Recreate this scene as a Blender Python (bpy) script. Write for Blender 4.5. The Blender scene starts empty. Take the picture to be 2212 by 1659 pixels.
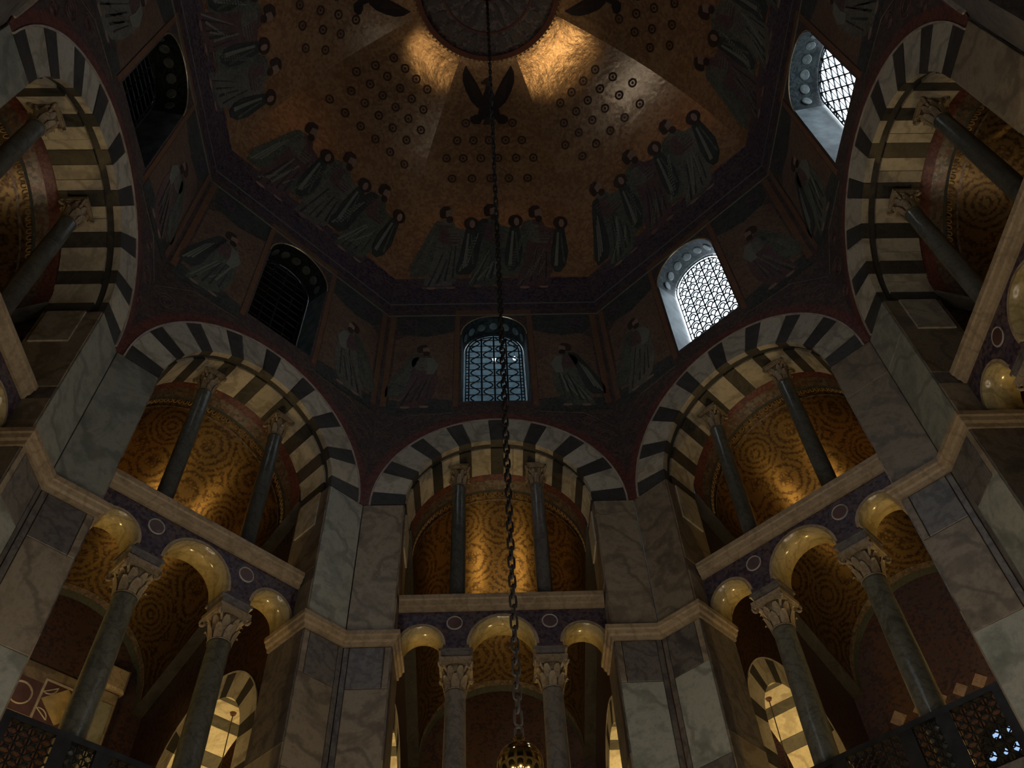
import bpy, math, random
from math import sin, cos, pi, radians as rad, sqrt, tan, atan2
from mathutils import Vector, Matrix
from mathutils.geometry import tessellate_polygon
random.seed(7)
S = bpy.context.scene
COL = S.collection

# ------------------------------------------------------------------ camera
def cam_axes(p, y, r):
    f = Vector((sin(y)*cos(p), cos(y)*cos(p), sin(p)))
    rt = Vector((cos(y), -sin(y), 0)); up = rt.cross(f)
    c, s = cos(r), sin(r)
    return c*rt + s*up, -s*rt + c*up, f
rt_, up_, fw_ = cam_axes(rad(52.2827), rad(2.8262), rad(-3.1737))
cd = bpy.data.cameras.new('camera'); cam = bpy.data.objects.new('camera', cd); COL.objects.link(cam)
cd.sensor_width = 36; cd.lens = 1914.57*36/2212; cd.clip_end = 300; cd.clip_start = 0.05
cam.matrix_world = Matrix(((rt_.x, up_.x, -fw_.x, -0.263), (rt_.y, up_.y, -fw_.y, -6.849), (rt_.z, up_.z, -fw_.z, 1.6), (0, 0, 0, 1)))
S.camera = cam

# ------------------------------------------------------------------ world, exposure
W = bpy.data.worlds.new('overcast_sky'); S.world = W; W.use_nodes = True
bg = W.node_tree.nodes['Background']; bg.inputs[0].default_value = (0.78, 0.90, 1.0, 1); bg.inputs[1].default_value = 9.0
S.cycles.use_adaptive_sampling = True; S.cycles.adaptive_threshold = 0.06; S.cycles.caustics_reflective = False; S.cycles.caustics_refractive = False; S.cycles.max_bounces = 4; S.cycles.diffuse_bounces = 2; S.cycles.glossy_bounces = 2; S.cycles.transmission_bounces = 2
S.view_settings.view_transform = 'Standard'; S.view_settings.look = 'None'
S.view_settings.gamma = 1; S.view_settings.exposure = 0.28; S.view_settings.use_curve_mapping = False
UPLIGHT = 34.0      # warm floods standing on the gallery floor
PENDANT = 150.0      # warm pendants under the transverse arches
CANDLE = 24.0        # each candle of the ring chandelier

# ------------------------------------------------------------------ materials
MATS = {}
def newmat(name):
    m = bpy.data.materials.new(name); m.use_nodes = True
    nt = m.node_tree; b = nt.nodes['Principled BSDF']; MATS[name] = m
    return m, nt, b
def N(nt, typ, **kw):
    n = nt.nodes.new(typ)
    for k, v in kw.items():
        if k in n.inputs: n.inputs[k].default_value = v
        else: setattr(n, k, v)
    return n
def ramp(nt, fac, stops):
    r = nt.nodes.new('ShaderNodeValToRGB'); e = r.color_ramp.elements
    while len(e) < len(stops): e.new(0.5)
    for el, (p, c) in zip(e, stops): el.position = p; el.color = (*c, 1)
    nt.links.new(fac, r.inputs[0]); return r.outputs[0]
def coords(nt, randomise=True):
    tc = nt.nodes.new('ShaderNodeTexCoord')
    if not randomise: return tc.outputs['Object']
    oi = nt.nodes.new('ShaderNodeObjectInfo'); mul = N(nt, 'ShaderNodeMath', operation='MULTIPLY'); mul.inputs[1].default_value = 37.0
    nt.links.new(oi.outputs['Random'], mul.inputs[0])
    ad = N(nt, 'ShaderNodeVectorMath', operation='ADD'); nt.links.new(tc.outputs['Object'], ad.inputs[0]); nt.links.new(mul.outputs[0], ad.inputs[1])
    return ad.outputs[0]
def bump(nt, b, h, strength, dist):
    n = N(nt, 'ShaderNodeBump', Strength=strength, Distance=dist); nt.links.new(h, n.inputs['Height']); nt.links.new(n.outputs[0], b.inputs['Normal'])
def marble(name, base, mid, vein, scale=0.9, rough=0.35, tint=0.25):
    m, nt, b = newmat(name); co = coords(nt)
    n1 = N(nt, 'ShaderNodeTexNoise', Scale=scale, Detail=7.0, Roughness=0.62, Distortion=1.6); nt.links.new(co, n1.inputs['Vector'])
    wv = N(nt, 'ShaderNodeTexWave', Scale=scale*0.55, Distortion=13.0, Detail=6.0, bands_direction='DIAGONAL'); wv.inputs['Detail Scale'].default_value = 1.3; nt.links.new(co, wv.inputs['Vector'])
    n2 = N(nt, 'ShaderNodeTexNoise', Scale=scale*7, Detail=6.0, Roughness=0.75); nt.links.new(co, n2.inputs['Vector'])
    bl = N(nt, 'ShaderNodeMath', operation='MULTIPLY_ADD'); nt.links.new(n2.outputs[0], bl.inputs[0]); bl.inputs[1].default_value = 0.55; nt.links.new(n1.outputs[0], bl.inputs[2])
    c1 = ramp(nt, bl.outputs[0], [(0.52, tuple(x*.62 for x in mid)), (0.68, mid), (0.80, base), (0.98, tuple(x*.85 for x in mid))])
    c2 = ramp(nt, wv.outputs[0], [(0.0, (.6, .6, .6)), (0.16, (0, 0, 0))])
    mx = N(nt, 'ShaderNodeMix', data_type='RGBA'); nt.links.new(c2, mx.inputs[0]); nt.links.new(c1, mx.inputs[6]); mx.inputs[7].default_value = (*vein, 1)
    oi = nt.nodes.new('ShaderNodeObjectInfo'); mr = N(nt, 'ShaderNodeMapRange'); nt.links.new(oi.outputs['Random'], mr.inputs[0]); mr.inputs[3].default_value = 1-tint; mr.inputs[4].default_value = 1+tint*0.6
    hs = N(nt, 'ShaderNodeHueSaturation'); nt.links.new(mr.outputs[0], hs.inputs['Value']); nt.links.new(mx.outputs[2], hs.inputs['Color'])
    nt.links.new(hs.outputs[0], b.inputs['Base Color']); b.inputs['Roughness'].default_value = rough
    bump(nt, b, n1.outputs[0], 0.12, 0.02)
    return m
def mosaic(name, colors, metallic=0.0, rough=0.5, tess=22.0, pat=1.4, relief=0.35, tile_bump=0.5, wav=0.0):
    """tesserae: cells with their own tilt, colour drifting between the given tones"""
    m, nt, b = newmat(name); co = coords(nt, False)
    no = N(nt, 'ShaderNodeTexNoise', Scale=pat, Detail=5.0, Roughness=0.7, Distortion=0.6); nt.links.new(co, no.inputs['Vector'])
    vo = N(nt, 'ShaderNodeTexVoronoi', Scale=tess); nt.links.new(co, vo.inputs['Vector'])
    sep = N(nt, 'ShaderNodeSeparateColor'); nt.links.new(vo.outputs['Color'], sep.inputs[0])
    mm = N(nt, 'ShaderNodeMath', operation='MULTIPLY_ADD'); nt.links.new(sep.outputs[0], mm.inputs[0]); mm.inputs[1].default_value = relief; nt.links.new(no.outputs[0], mm.inputs[2])
    sb = N(nt, 'ShaderNodeMath', operation='SUBTRACT'); nt.links.new(mm.outputs[0], sb.inputs[0]); sb.inputs[1].default_value = relief*0.5
    k = len(colors)
    c = ramp(nt, sb.outputs[0], [(0.28+0.44*i/(max(1, k-1)), cc) for i, cc in enumerate(colors)])
    nt.links.new(c, b.inputs['Base Color']); b.inputs['Metallic'].default_value = metallic; b.inputs['Roughness'].default_value = rough
    hgt = sep.outputs[1]
    if wav:
        nw = N(nt, 'ShaderNodeTexNoise', Scale=2.6, Detail=3.0, Roughness=0.6); nt.links.new(co, nw.inputs['Vector'])
        ma = N(nt, 'ShaderNodeMath', operation='MULTIPLY_ADD'); nt.links.new(nw.outputs[0], ma.inputs[0]); ma.inputs[1].default_value = wav; nt.links.new(hgt, ma.inputs[2]); hgt = ma.outputs[0]
    bump(nt, b, hgt, tile_bump, 0.02)
    return m
def scroll(name, gold, dark, red, scale=0.9):
    """gold vault mosaic with ringed roundels and fine rosette work"""
    m, nt, b = newmat(name); co = coords(nt, False)
    nz = N(nt, 'ShaderNodeTexNoise', Scale=3.0, Detail=4.0); nt.links.new(co, nz.inputs['Vector'])
    wa = N(nt, 'ShaderNodeMix', data_type='RGBA', blend_type='LINEAR_LIGHT'); wa.inputs[0].default_value = 0.06; nt.links.new(co, wa.inputs[6]); nt.links.new(nz.outputs[1], wa.inputs[7])
    vo = N(nt, 'ShaderNodeTexVoronoi', Scale=scale, Randomness=0.45); nt.links.new(wa.outputs[2], vo.inputs['Vector'])
    mu = N(nt, 'ShaderNodeMath', operation='MULTIPLY'); nt.links.new(vo.outputs['Distance'], mu.inputs[0]); mu.inputs[1].default_value = 50.0
    si = N(nt, 'ShaderNodeMath', operation='SINE'); nt.links.new(mu.outputs[0], si.inputs[0])
    v2 = N(nt, 'ShaderNodeTexVoronoi', Scale=11.0, feature='DISTANCE_TO_EDGE'); nt.links.new(co, v2.inputs['Vector'])
    n3 = N(nt, 'ShaderNodeTexNoise', Scale=9.0, Detail=3.0, Roughness=0.7); nt.links.new(co, n3.inputs['Vector'])
    ad = N(nt, 'ShaderNodeMath', operation='MULTIPLY_ADD'); nt.links.new(si.outputs[0], ad.inputs[0]); ad.inputs[1].default_value = 0.17; nt.links.new(n3.outputs[0], ad.inputs[2])
    a2 = N(nt, 'ShaderNodeMath', operation='MULTIPLY_ADD'); nt.links.new(v2.outputs[0], a2.inputs[0]); a2.inputs[1].default_value = 0.9; nt.links.new(ad.outputs[0], a2.inputs[2])
    c = ramp(nt, a2.outputs[0], [(0.30, dark), (0.50, red), (0.68, gold), (1.0, gold)])
    nt.links.new(c, b.inputs['Base Color']); b.inputs['Metallic'].default_value = 0.8; b.inputs['Roughness'].default_value = 0.30
    t = N(nt, 'ShaderNodeTexVoronoi', Scale=12.0); nt.links.new(co, t.inputs['Vector']); sp = N(nt, 'ShaderNodeSeparateColor'); nt.links.new(t.outputs['Color'], sp.inputs[0])
    bump(nt, b, sp.outputs[1], 1.0, 0.035)
    return m
def plain(name, col, rough=0.6, metallic=0.0, noise=0.25, sc=6.0):
    m, nt, b = newmat(name); co = coords(nt)
    n1 = N(nt, 'ShaderNodeTexNoise', Scale=sc, Detail=4.0); nt.links.new(co, n1.inputs['Vector'])
    c = ramp(nt, n1.outputs[0], [(0.3, tuple(x*(1-noise) for x in col)), (0.7, tuple(min(1, x*(1+noise)) for x in col))])
    nt.links.new(c, b.inputs['Base Color']); b.inputs['Roughness'].default_value = rough; b.inputs['Metallic'].default_value = metallic
    return m
marble('slab_grey', (0.36, 0.37, 0.33), (0.25, 0.27, 0.24), (0.13, 0.14, 0.12), 0.8, 0.42)
marble('slab_brown', (0.32, 0.27, 0.20), (0.22, 0.18, 0.13), (0.10, 0.08, 0.06), 0.9, 0.42)
marble('slab_dark', (0.17, 0.155, 0.14), (0.10, 0.09, 0.09), (0.06, 0.055, 0.05), 1.6, 0.4)
marble('moulding_stone', (0.42, 0.33, 0.22), (0.33, 0.25, 0.16), (0.24, 0.18, 0.11), 2.0, 0.5, 0.08)
marble('voussoir_white', (0.52, 0.49, 0.41), (0.40, 0.37, 0.30), (0.24, 0.21, 0.16), 1.1, 0.45, 0.15)
marble('voussoir_dark', (0.055, 0.055, 0.052), (0.035, 0.035, 0.034), (0.07, 0.07, 0.068), 1.8, 0.45, 0.2)
marble('polished_arch', (0.48, 0.40, 0.22), (0.36, 0.30, 0.16), (0.26, 0.21, 0.10), 2.0, 0.16, 0.1)
marble('column_green', (0.12, 0.125, 0.11), (0.075, 0.08, 0.07), (0.05, 0.05, 0.045), 3.0, 0.3, 0.3)
marble('column_grey', (0.17, 0.16, 0.15), (0.11, 0.105, 0.10), (0.08, 0.075, 0.07), 3.0, 0.3, 0.25)
marble('capital_stone', (0.38, 0.31, 0.22), (0.28, 0.22, 0.15), (0.18, 0.14, 0.10), 4.0, 0.6, 0.15)
marble('ground_marble', (0.30, 0.28, 0.25), (0.22, 0.2, 0.18), (0.15, 0.14, 0.12), 0.7, 0.3, 0.1)
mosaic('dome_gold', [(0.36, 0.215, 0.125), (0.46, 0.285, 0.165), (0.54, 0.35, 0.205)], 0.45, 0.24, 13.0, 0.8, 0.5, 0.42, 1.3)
mosaic('frieze_purple', [(0.035, 0.02, 0.04), (0.08, 0.05, 0.075), (0.05, 0.06, 0.09), (0.12, 0.08, 0.07)], 0.1, 0.5, 18.0, 2.6, 0.7)
mosaic('drum_mosaic', [(0.05, 0.035, 0.045), (0.095, 0.06, 0.055), (0.06, 0.06, 0.055), (0.13, 0.09, 0.07)], 0.15, 0.5, 20.0, 1.8, 0.6)
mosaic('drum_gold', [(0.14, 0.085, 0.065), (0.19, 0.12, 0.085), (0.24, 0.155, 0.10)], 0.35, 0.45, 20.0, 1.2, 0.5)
mosaic('drum_green', [(0.025, 0.03, 0.035), (0.05, 0.06, 0.055), (0.07, 0.075, 0.07)], 0.1, 0.5, 20.0, 2.0, 0.5)
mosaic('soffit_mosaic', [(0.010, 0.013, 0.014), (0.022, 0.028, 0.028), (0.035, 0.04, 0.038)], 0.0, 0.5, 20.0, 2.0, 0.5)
mosaic('arch_red', [(0.10, 0.035, 0.035), (0.15, 0.055, 0.045), (0.19, 0.075, 0.055)], 0.2, 0.42, 22.0, 2.5, 0.6)
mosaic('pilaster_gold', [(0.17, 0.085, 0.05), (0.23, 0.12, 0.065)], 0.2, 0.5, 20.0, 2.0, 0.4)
mosaic('robe_green', [(0.05, 0.062, 0.048), (0.095, 0.11, 0.085), (0.13, 0.14, 0.11)], 0.0, 0.6, 24.0, 1.6, 0.4)
mosaic('robe_grey', [(0.085, 0.085, 0.068), (0.14, 0.135, 0.11), (0.18, 0.17, 0.14)], 0.0, 0.6, 24.0, 1.6, 0.4)
mosaic('robe_dark', [(0.025, 0.032, 0.032), (0.05, 0.06, 0.055)], 0.0, 0.6, 24.0, 2.0, 0.4)
mosaic('robe_plum', [(0.08, 0.045, 0.05), (0.15, 0.09, 0.085)], 0.0, 0.6, 24.0, 2.0, 0.4)
mosaic('robe_pale', [(0.17, 0.18, 0.145), (0.23, 0.235, 0.195)], 0.0, 0.6, 24.0, 2.0, 0.3)
mosaic('skin_mosaic', [(0.26, 0.17, 0.13), (0.34, 0.23, 0.18)], 0.0, 0.6, 30.0, 4.0, 0.3)
mosaic('hair_mosaic', [(0.03, 0.017, 0.012), (0.06, 0.032, 0.02)], 0.0, 0.6, 30.0, 4.0, 0.3)
mosaic('star_mosaic', [(0.05, 0.022, 0.015), (0.08, 0.035, 0.02)], 0.2, 0.5, 30.0, 4.0, 0.3)
mosaic('eagle_mosaic', [(0.012, 0.008, 0.010), (0.028, 0.018, 0.020)], 0.0, 0.7, 30.0, 4.0, 0.3)
mosaic('medallion_field', [(0.03, 0.02, 0.035), (0.075, 0.045, 0.06), (0.05, 0.065, 0.06), (0.13, 0.09, 0.09)], 0.3, 0.4, 14.0, 2.4, 0.7, 0.7)
mosaic('medallion_red', [(0.09, 0.02, 0.015), (0.12, 0.035, 0.02)], 0.3, 0.4, 25.0, 4.0, 0.3)
mosaic('petal_grey', [(0.05, 0.04, 0.045), (0.10, 0.08, 0.08), (0.06, 0.05, 0.04)], 0.1, 0.5, 25.0, 4.0, 0.3)
mosaic('band_silver', [(0.10, 0.085, 0.07), (0.22, 0.19, 0.15), (0.16, 0.10, 0.08)], 0.5, 0.35, 14.0, 4.0, 0.7, 0.8)
mosaic('lunette_mosaic', [(0.045, 0.03, 0.035), (0.11, 0.05, 0.035), (0.07, 0.055, 0.05)], 0.2, 0.5, 18.0, 1.4, 0.6)
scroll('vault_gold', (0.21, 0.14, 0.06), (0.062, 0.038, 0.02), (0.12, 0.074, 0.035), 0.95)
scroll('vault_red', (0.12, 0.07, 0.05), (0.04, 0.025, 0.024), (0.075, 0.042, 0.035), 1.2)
plain('edge_stone', (0.42, 0.38, 0.34), 0.6)
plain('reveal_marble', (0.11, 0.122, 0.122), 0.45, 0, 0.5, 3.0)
plain('roundel_stone', (0.085, 0.10, 0.095), 0.5, 0, 0.4, 8.0)
plain('bead_gold', (0.55, 0.40, 0.22), 0.3, 0.6)
plain('ring_stone', (0.46, 0.42, 0.40), 0.5)
plain('porphyry', (0.10, 0.07, 0.075), 0.4)
plain('porphyry_red', (0.10, 0.048, 0.042), 0.4)
plain('iron', (0.012, 0.009, 0.008), 0.85, 0.0)
plain('bronze', (0.05, 0.05, 0.05), 0.38, 0.8)
plain('lead', (0.015, 0.018, 0.02), 0.5, 0.3)
plain('gilt', (0.75, 0.52, 0.16), 0.10, 1.0, 0.06)
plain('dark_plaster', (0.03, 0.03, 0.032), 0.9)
plain('grey_plaster', (0.45, 0.50, 0.52), 0.9)
plain('diamond_gold', (0.50, 0.38, 0.17), 0.35, 0.3, 0.3, 5.0)
plain('roof_lead', (0.15, 0.16, 0.17), 0.7)
plain('flex', (0.05, 0.04, 0.03), 0.6)
def emit(name, col, st):
    m, nt, b = newmat(name); b.inputs['Base Color'].default_value = (*col, 1); b.inputs['Emission Color'].default_value = (*col, 1); b.inputs['Emission Strength'].default_value = st; m.cycles.emission_sampling = 'NONE'
emit('lamp_warm', (1.0, 0.74, 0.36), 20.0)
emit('lamp_cool', (0.85, 0.93, 1.0), 2.6)
def glassmat():
    m, nt, b = newmat('glass'); out = [n for n in nt.nodes if n.type == 'OUTPUT_MATERIAL'][0]
    tr = N(nt, 'ShaderNodeBsdfTransparent'); tr.inputs[0].default_value = (0.93, 0.97, 1.0, 1)
    gl = N(nt, 'ShaderNodeBsdfGlossy'); gl.inputs['Roughness'].default_value = 0.08
    co = coords(nt); nz = N(nt, 'ShaderNodeTexNoise', Scale=9.0, Detail=2.0); nt.links.new(co, nz.inputs['Vector'])
    bp = N(nt, 'ShaderNodeBump', Strength=0.15, Distance=0.02); nt.links.new(nz.outputs[0], bp.inputs['Height']); nt.links.new(bp.outputs[0], gl.inputs['Normal'])
    mx = N(nt, 'ShaderNodeMixShader'); mx.inputs[0].default_value = 0.05
    nt.links.new(tr.outputs[0], mx.inputs[1]); nt.links.new(gl.outputs[0], mx.inputs[2]); nt.links.new(mx.outputs[0], out.inputs[0])
glassmat()
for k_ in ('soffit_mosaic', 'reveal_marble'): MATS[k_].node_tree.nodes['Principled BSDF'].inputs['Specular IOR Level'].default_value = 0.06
MATS['dome_gold'].node_tree.nodes['Principled BSDF'].inputs['Specular Tint'].default_value = (1.0, 0.62, 0.30, 1)
marble('slab_pink', (0.33, 0.25, 0.22), (0.26, 0.19, 0.16), (0.2, 0.14, 0.12), 3.0, 0.5)
m_, nt_, b_ = newmat('stained_glass'); o_ = [n for n in nt_.nodes if n.type == 'OUTPUT_MATERIAL'][0]; t_ = N(nt_, 'ShaderNodeBsdfTransparent'); t_.inputs[0].default_value = (.045, .06, .085, 1); nt_.links.new(t_.outputs[0], o_.inputs[0])

# ------------------------------------------------------------------ mesh helpers
class MB:
    def __init__(s): s.v = []; s.f = []
    def add(s, vs, fs):
        o = len(s.v); s.v += [tuple(x) for x in vs]; s.f += [tuple(i+o for i in f) for f in fs]; return s
    def box(s, x0, x1, y0, y1, z0, z1):
        return s.add([(x, y, z) for z in (z0, z1) for y in (y0, y1) for x in (x0, x1)],
                     [(0, 2, 3, 1), (4, 5, 7, 6), (0, 1, 5, 4), (2, 6, 7, 3), (0, 4, 6, 2), (1, 3, 7, 5)])
    def slab(s, x0, x1, y0, y1, z0, z1, c=0.02):
        """box with its front (low y) edges chamfered"""
        vs = [(x0+c, y0, z0+c), (x1-c, y0, z0+c), (x1-c, y0, z1-c), (x0+c, y0, z1-c), (x0, y0+c, z0), (x1, y0+c, z0), (x1, y0+c, z1), (x0, y0+c, z1),
              (x0, y1, z0), (x1, y1, z0), (x1, y1, z1), (x0, y1, z1)]
        fs = [(0, 1, 2, 3)]
        for a, b in ((0, 4), (4, 8)):
            for i in range(4): j = (i+1) % 4; fs.append((a+i, b+i, b+j, a+j))
        fs.append((11, 10, 9, 8))
        return s.add(vs, fs)
    def lathe(s, prof, n=24, c=(0, 0), cap=True):
        vs = []; fs = []
        for r, z in prof:
            for i in range(n): t = 2*pi*i/n; vs.append((c[0]+r*cos(t), c[1]+r*sin(t), z))
        for k in range(len(prof)-1):
            for i in range(n): j = (i+1) % n; fs.append((k*n+i, k*n+j, (k+1)*n+j, (k+1)*n+i))
        if cap: fs.append(tuple(range(n-1, -1, -1))); fs.append(tuple((len(prof)-1)*n+i for i in range(n)))
        return s.add(vs, fs)
    def tube(s, pts, r, n=6, closed=False):
        P = [Vector(p) for p in pts]; m = len(P); vs = []; fs = []
        for i in range(m):
            a = P[(i-1) % m] if (closed or i > 0) else P[i]; b = P[(i+1) % m] if (closed or i < m-1) else P[i]
            d = (b-a).normalized(); q = Vector((0, 0, 1)) if abs(d.z) < 0.9 else Vector((0, 1, 0))
            e = d.cross(q).normalized(); g = d.cross(e)
            for k in range(n): t = 2*pi*k/n; vs.append(P[i]+e*(r*cos(t))+g*(r*sin(t)))
        for i in range(m if closed else m-1):
            for k in range(n):
                l = (k+1) % n; j = (i+1) % m; fs.append((i*n+k, i*n+l, j*n+l, j*n+k))
        if not closed: fs.append(tuple(range(n-1, -1, -1))); fs.append(tuple((m-1)*n+k for k in range(n)))
        return s.add(vs, fs)
    def prism(s, outer, d0, d1, holes=(), axis='d'):
        """polygon in (u, z) with holes, extruded from depth d0 to d1"""
        loops = [list(outer)]+[list(h) for h in holes]
        flat = [p for l in loops for p in l]
        tris = tessellate_polygon([[Vector((p[0], p[1], 0)) for p in l] for l in loops])
        mk = (lambda p, d: (p[0], d, p[1])) if axis == 'd' else (lambda p, d: (d, p[0], p[1]))
        n = len(flat); vs = [mk(p, d0) for p in flat]+([mk(p, d1) for p in flat] if d1 is not None else [])
        fs = [tuple(t) for t in tris]
        if d1 is not None:
            fs += [tuple(n+i for i in reversed(t)) for t in tris]; o = 0
            for l in loops:
                k = len(l)
                for i in range(k): j = (i+1) % k; fs.append((o+i, o+j, n+o+j, n+o+i))
                o += k
        return s.add(vs, fs)
    def arcblock(s, c, r0, r1, a0, a1, d0, d1, n=4, axis='d', cham=0.012):
        """voussoir: ring sector in the (u, z) plane about c, depth d0..d1, angles in degrees"""
        vs = []; fs = []
        mk = (lambda u, z, d: (u, d, z)) if axis == 'd' else (lambda u, z, d: (d, u, z))
        for i in range(n+1):
            t = rad(a0+(a1-a0)*i/n)
            for d in (d0, d1):
                for r in (r0, r1): vs.append(mk(c[0]+r*cos(t), c[1]+r*sin(t), d))
        for i in range(n):
            o = i*4
            fs += [(o, o+1, o+5, o+4), (o+2, o+6, o+7, o+3), (o, o+4, o+6, o+2), (o+1, o+3, o+7, o+5)]
        fs += [(0, 2, 3, 1), (n*4, n*4+1, n*4+3, n*4+2)]
        return s.add(vs, fs)
    def sweep(s, path, prof, end0=0.0, end1=0.0):
        """closed profile [(out, z)] along a plan path [(u, d)]; out = to the left of travel; end slopes mitre the ends"""
        P = [Vector((p[0], p[1])) for p in path]; m = len(P); vs = []; k = len(prof)
        dirs = [(P[i+1]-P[i]).normalized() for i in range(m-1)]
        for i in range(m):
            for o, z in prof:
                if i == 0: nrm = Vector((-dirs[0].y, dirs[0].x)); q = P[0]+nrm*o+dirs[0]*(o*end0)
                elif i == m-1: nrm = Vector((-dirs[-1].y, dirs[-1].x)); q = P[-1]+nrm*o-dirs[-1]*(o*end1)
                else:
                    n1 = Vector((-dirs[i-1].y, dirs[i-1].x)); n2 = Vector((-dirs[i].y, dirs[i].x)); b = (n1+n2); q = P[i]+b*(o*2/b.length_squared)
                vs.append((q.x, q.y, z))
        fs = [(i*k+j, i*k+(j+1) % k, (i+1)*k+(j+1) % k, (i+1)*k+j) for i in range(m-1) for j in range(k)]
        fs += [tuple(range(k)), tuple((m-1)*k+j for j in reversed(range(k)))]
        return s.add(vs, fs)
    def mesh(s, name, mat, smooth=False):
        me = bpy.data.meshes.new(name); me.from_pydata(s.v, [], s.f); me.materials.append(MATS[mat])
        import bmesh as _b
        bm = _b.new(); bm.from_mesh(me); _b.ops.recalc_face_normals(bm, faces=bm.faces); bm.to_mesh(me); bm.free()
        if smooth: me.polygons.foreach_set('use_smooth', [True]*len(me.polygons)); me.update()
        return me
def obj(name, me, parent=None, loc=(0, 0, 0), rz=0.0, label=None, cat=None, group=None, kind=None):
    o = bpy.data.objects.new(name, me); COL.objects.link(o); o.location = loc; o.rotation_euler = (0, 0, rz)
    if parent is not None: o.parent = parent
    for k, v in (('label', label), ('category', cat), ('group', group), ('kind', kind)):
        if v: o[k] = v
    return o
def part(name, mb, mat, parent, smooth=False, label=None, kind=None):
    return obj(name, mb.mesh(name, mat, smooth), parent, label=label, kind=kind)
def smooth_by_angle(me, deg=35):
    me.polygons.foreach_set('use_smooth', [True]*len(me.polygons))
    me.update()

# ------------------------------------------------------------------ dimensions (metres)
A = 7.25                       # apothem of the octagon
T = tan(rad(22.5)); HALF = A*T # half the side length
ZS = 15.55                     # springing of the gallery arches
RE, RI = 2.85, 2.10            # extrados / intrados of the gallery arches
DB = 8.35                      # back of the arch
ZC0, ZC1 = 11.84, 12.12        # pier cornice
ZF = 7.40                      # gallery floor
ZD = 23.40                     # base of the dome
BD = 7.10                      # rise of the dome
WH, WS, WZ = 0.90, 19.15, 22.15    # window opening: half width, sill, spring
GH, GS, GZ, GD = 0.80, 20.10, 22.40, 8.02   # glass plane
SIDES = {0: 'front', 45: 'front_right', 90: 'right', 135: 'back_right', 180: 'back', -135: 'back_left', -90: 'left', -45: 'front_left'}
WHERE = {0: 'front', 45: 'front right', 90: 'far right', 135: 'back right', 180: 'back', -135: 'back left', -90: 'far left', -45: 'front left'}
VIEW = (0, 45, -45, 90, -90)
def arch_outline(h, sill, spring, n=20):
    return [(-h, sill)] + [(-h, spring)] + [(h*cos(pi-pi*i/n), spring+h*sin(pi-pi*i/n)) for i in range(1, n)] + [(h, spring), (h, sill)]

# ------------------------------------------------------------------ walls of the octagon
def drum_wall_mesh():
    m = MB(); n = 40
    outer = [(-HALF, ZS-0.06), (-RE, ZS-0.06)]+[(RE*cos(pi-pi*i/n), ZS+RE*sin(pi-pi*i/n)) for i in range(n+1)]+[(RE, ZS-0.06), (HALF, ZS-0.06), (HALF, ZD), (-HALF, ZD)]
    m.prism(outer, A, None, [arch_outline(WH, WS, WZ)])
    return m.mesh('drum_wall', 'drum_mosaic')
def storey_mesh():
    """pier strips and the ground storey below the gallery, behind the marble slabs"""
    m = MB(); n = 20
    for s in (-1, 1): m.prism([(s*RI, ZF), (s*HALF, ZF), (s*HALF, ZS), (s*RI, ZS)], A+0.03, None)
    outer = [(-HALF, 0), (-2.1, 0), (-2.1, 4.2)]+[(2.1*cos(pi-pi*i/n), 4.2+2.1*sin(pi-pi*i/n)) for i in range(1, n)]+[(2.1, 4.2), (2.1, 0), (HALF, 0), (HALF, ZF), (-HALF, ZF)]
    m.prism(outer, A, None)
    # reveal of the ground arch
    pts = outer[1:-3]
    for i in range(len(pts)-1):
        (a, b), (c, d) = pts[i], pts[i+1]
        m.add([(a, A, b), (c, A, d), (c, DB, d), (a, DB, b)], [(0, 1, 2, 3)])
    for s in (-1, 1): m.add([(s*RI, A+0.03, ZF), (s*RI, DB, ZF), (s*RI, DB, ZS), (s*RI, A+0.03, ZS)], [(0, 1, 2, 3)])
    return m.mesh('pier_backing', 'slab_dark')
def arch_ring(r0, r1, d0, d1, mat, name, n=48, c=(0, ZS)):
    m = MB(); m.arcblock(c, r0, r1, 0, 180, d0, d1, n); return m.mesh(name, mat)
ME_DRUM = drum_wall_mesh(); ME_STOREY = storey_mesh()
WALL = {}
for ang in SIDES:
    w = obj('wall_'+SIDES[ang], ME_DRUM, None, rz=-rad(ang), label='%s wall of the octagon, dark mosaic above a striped gallery arch' % WHERE[ang], cat='wall', kind='structure')
    obj('pier_backing', ME_STOREY, w); WALL[ang] = w

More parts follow.
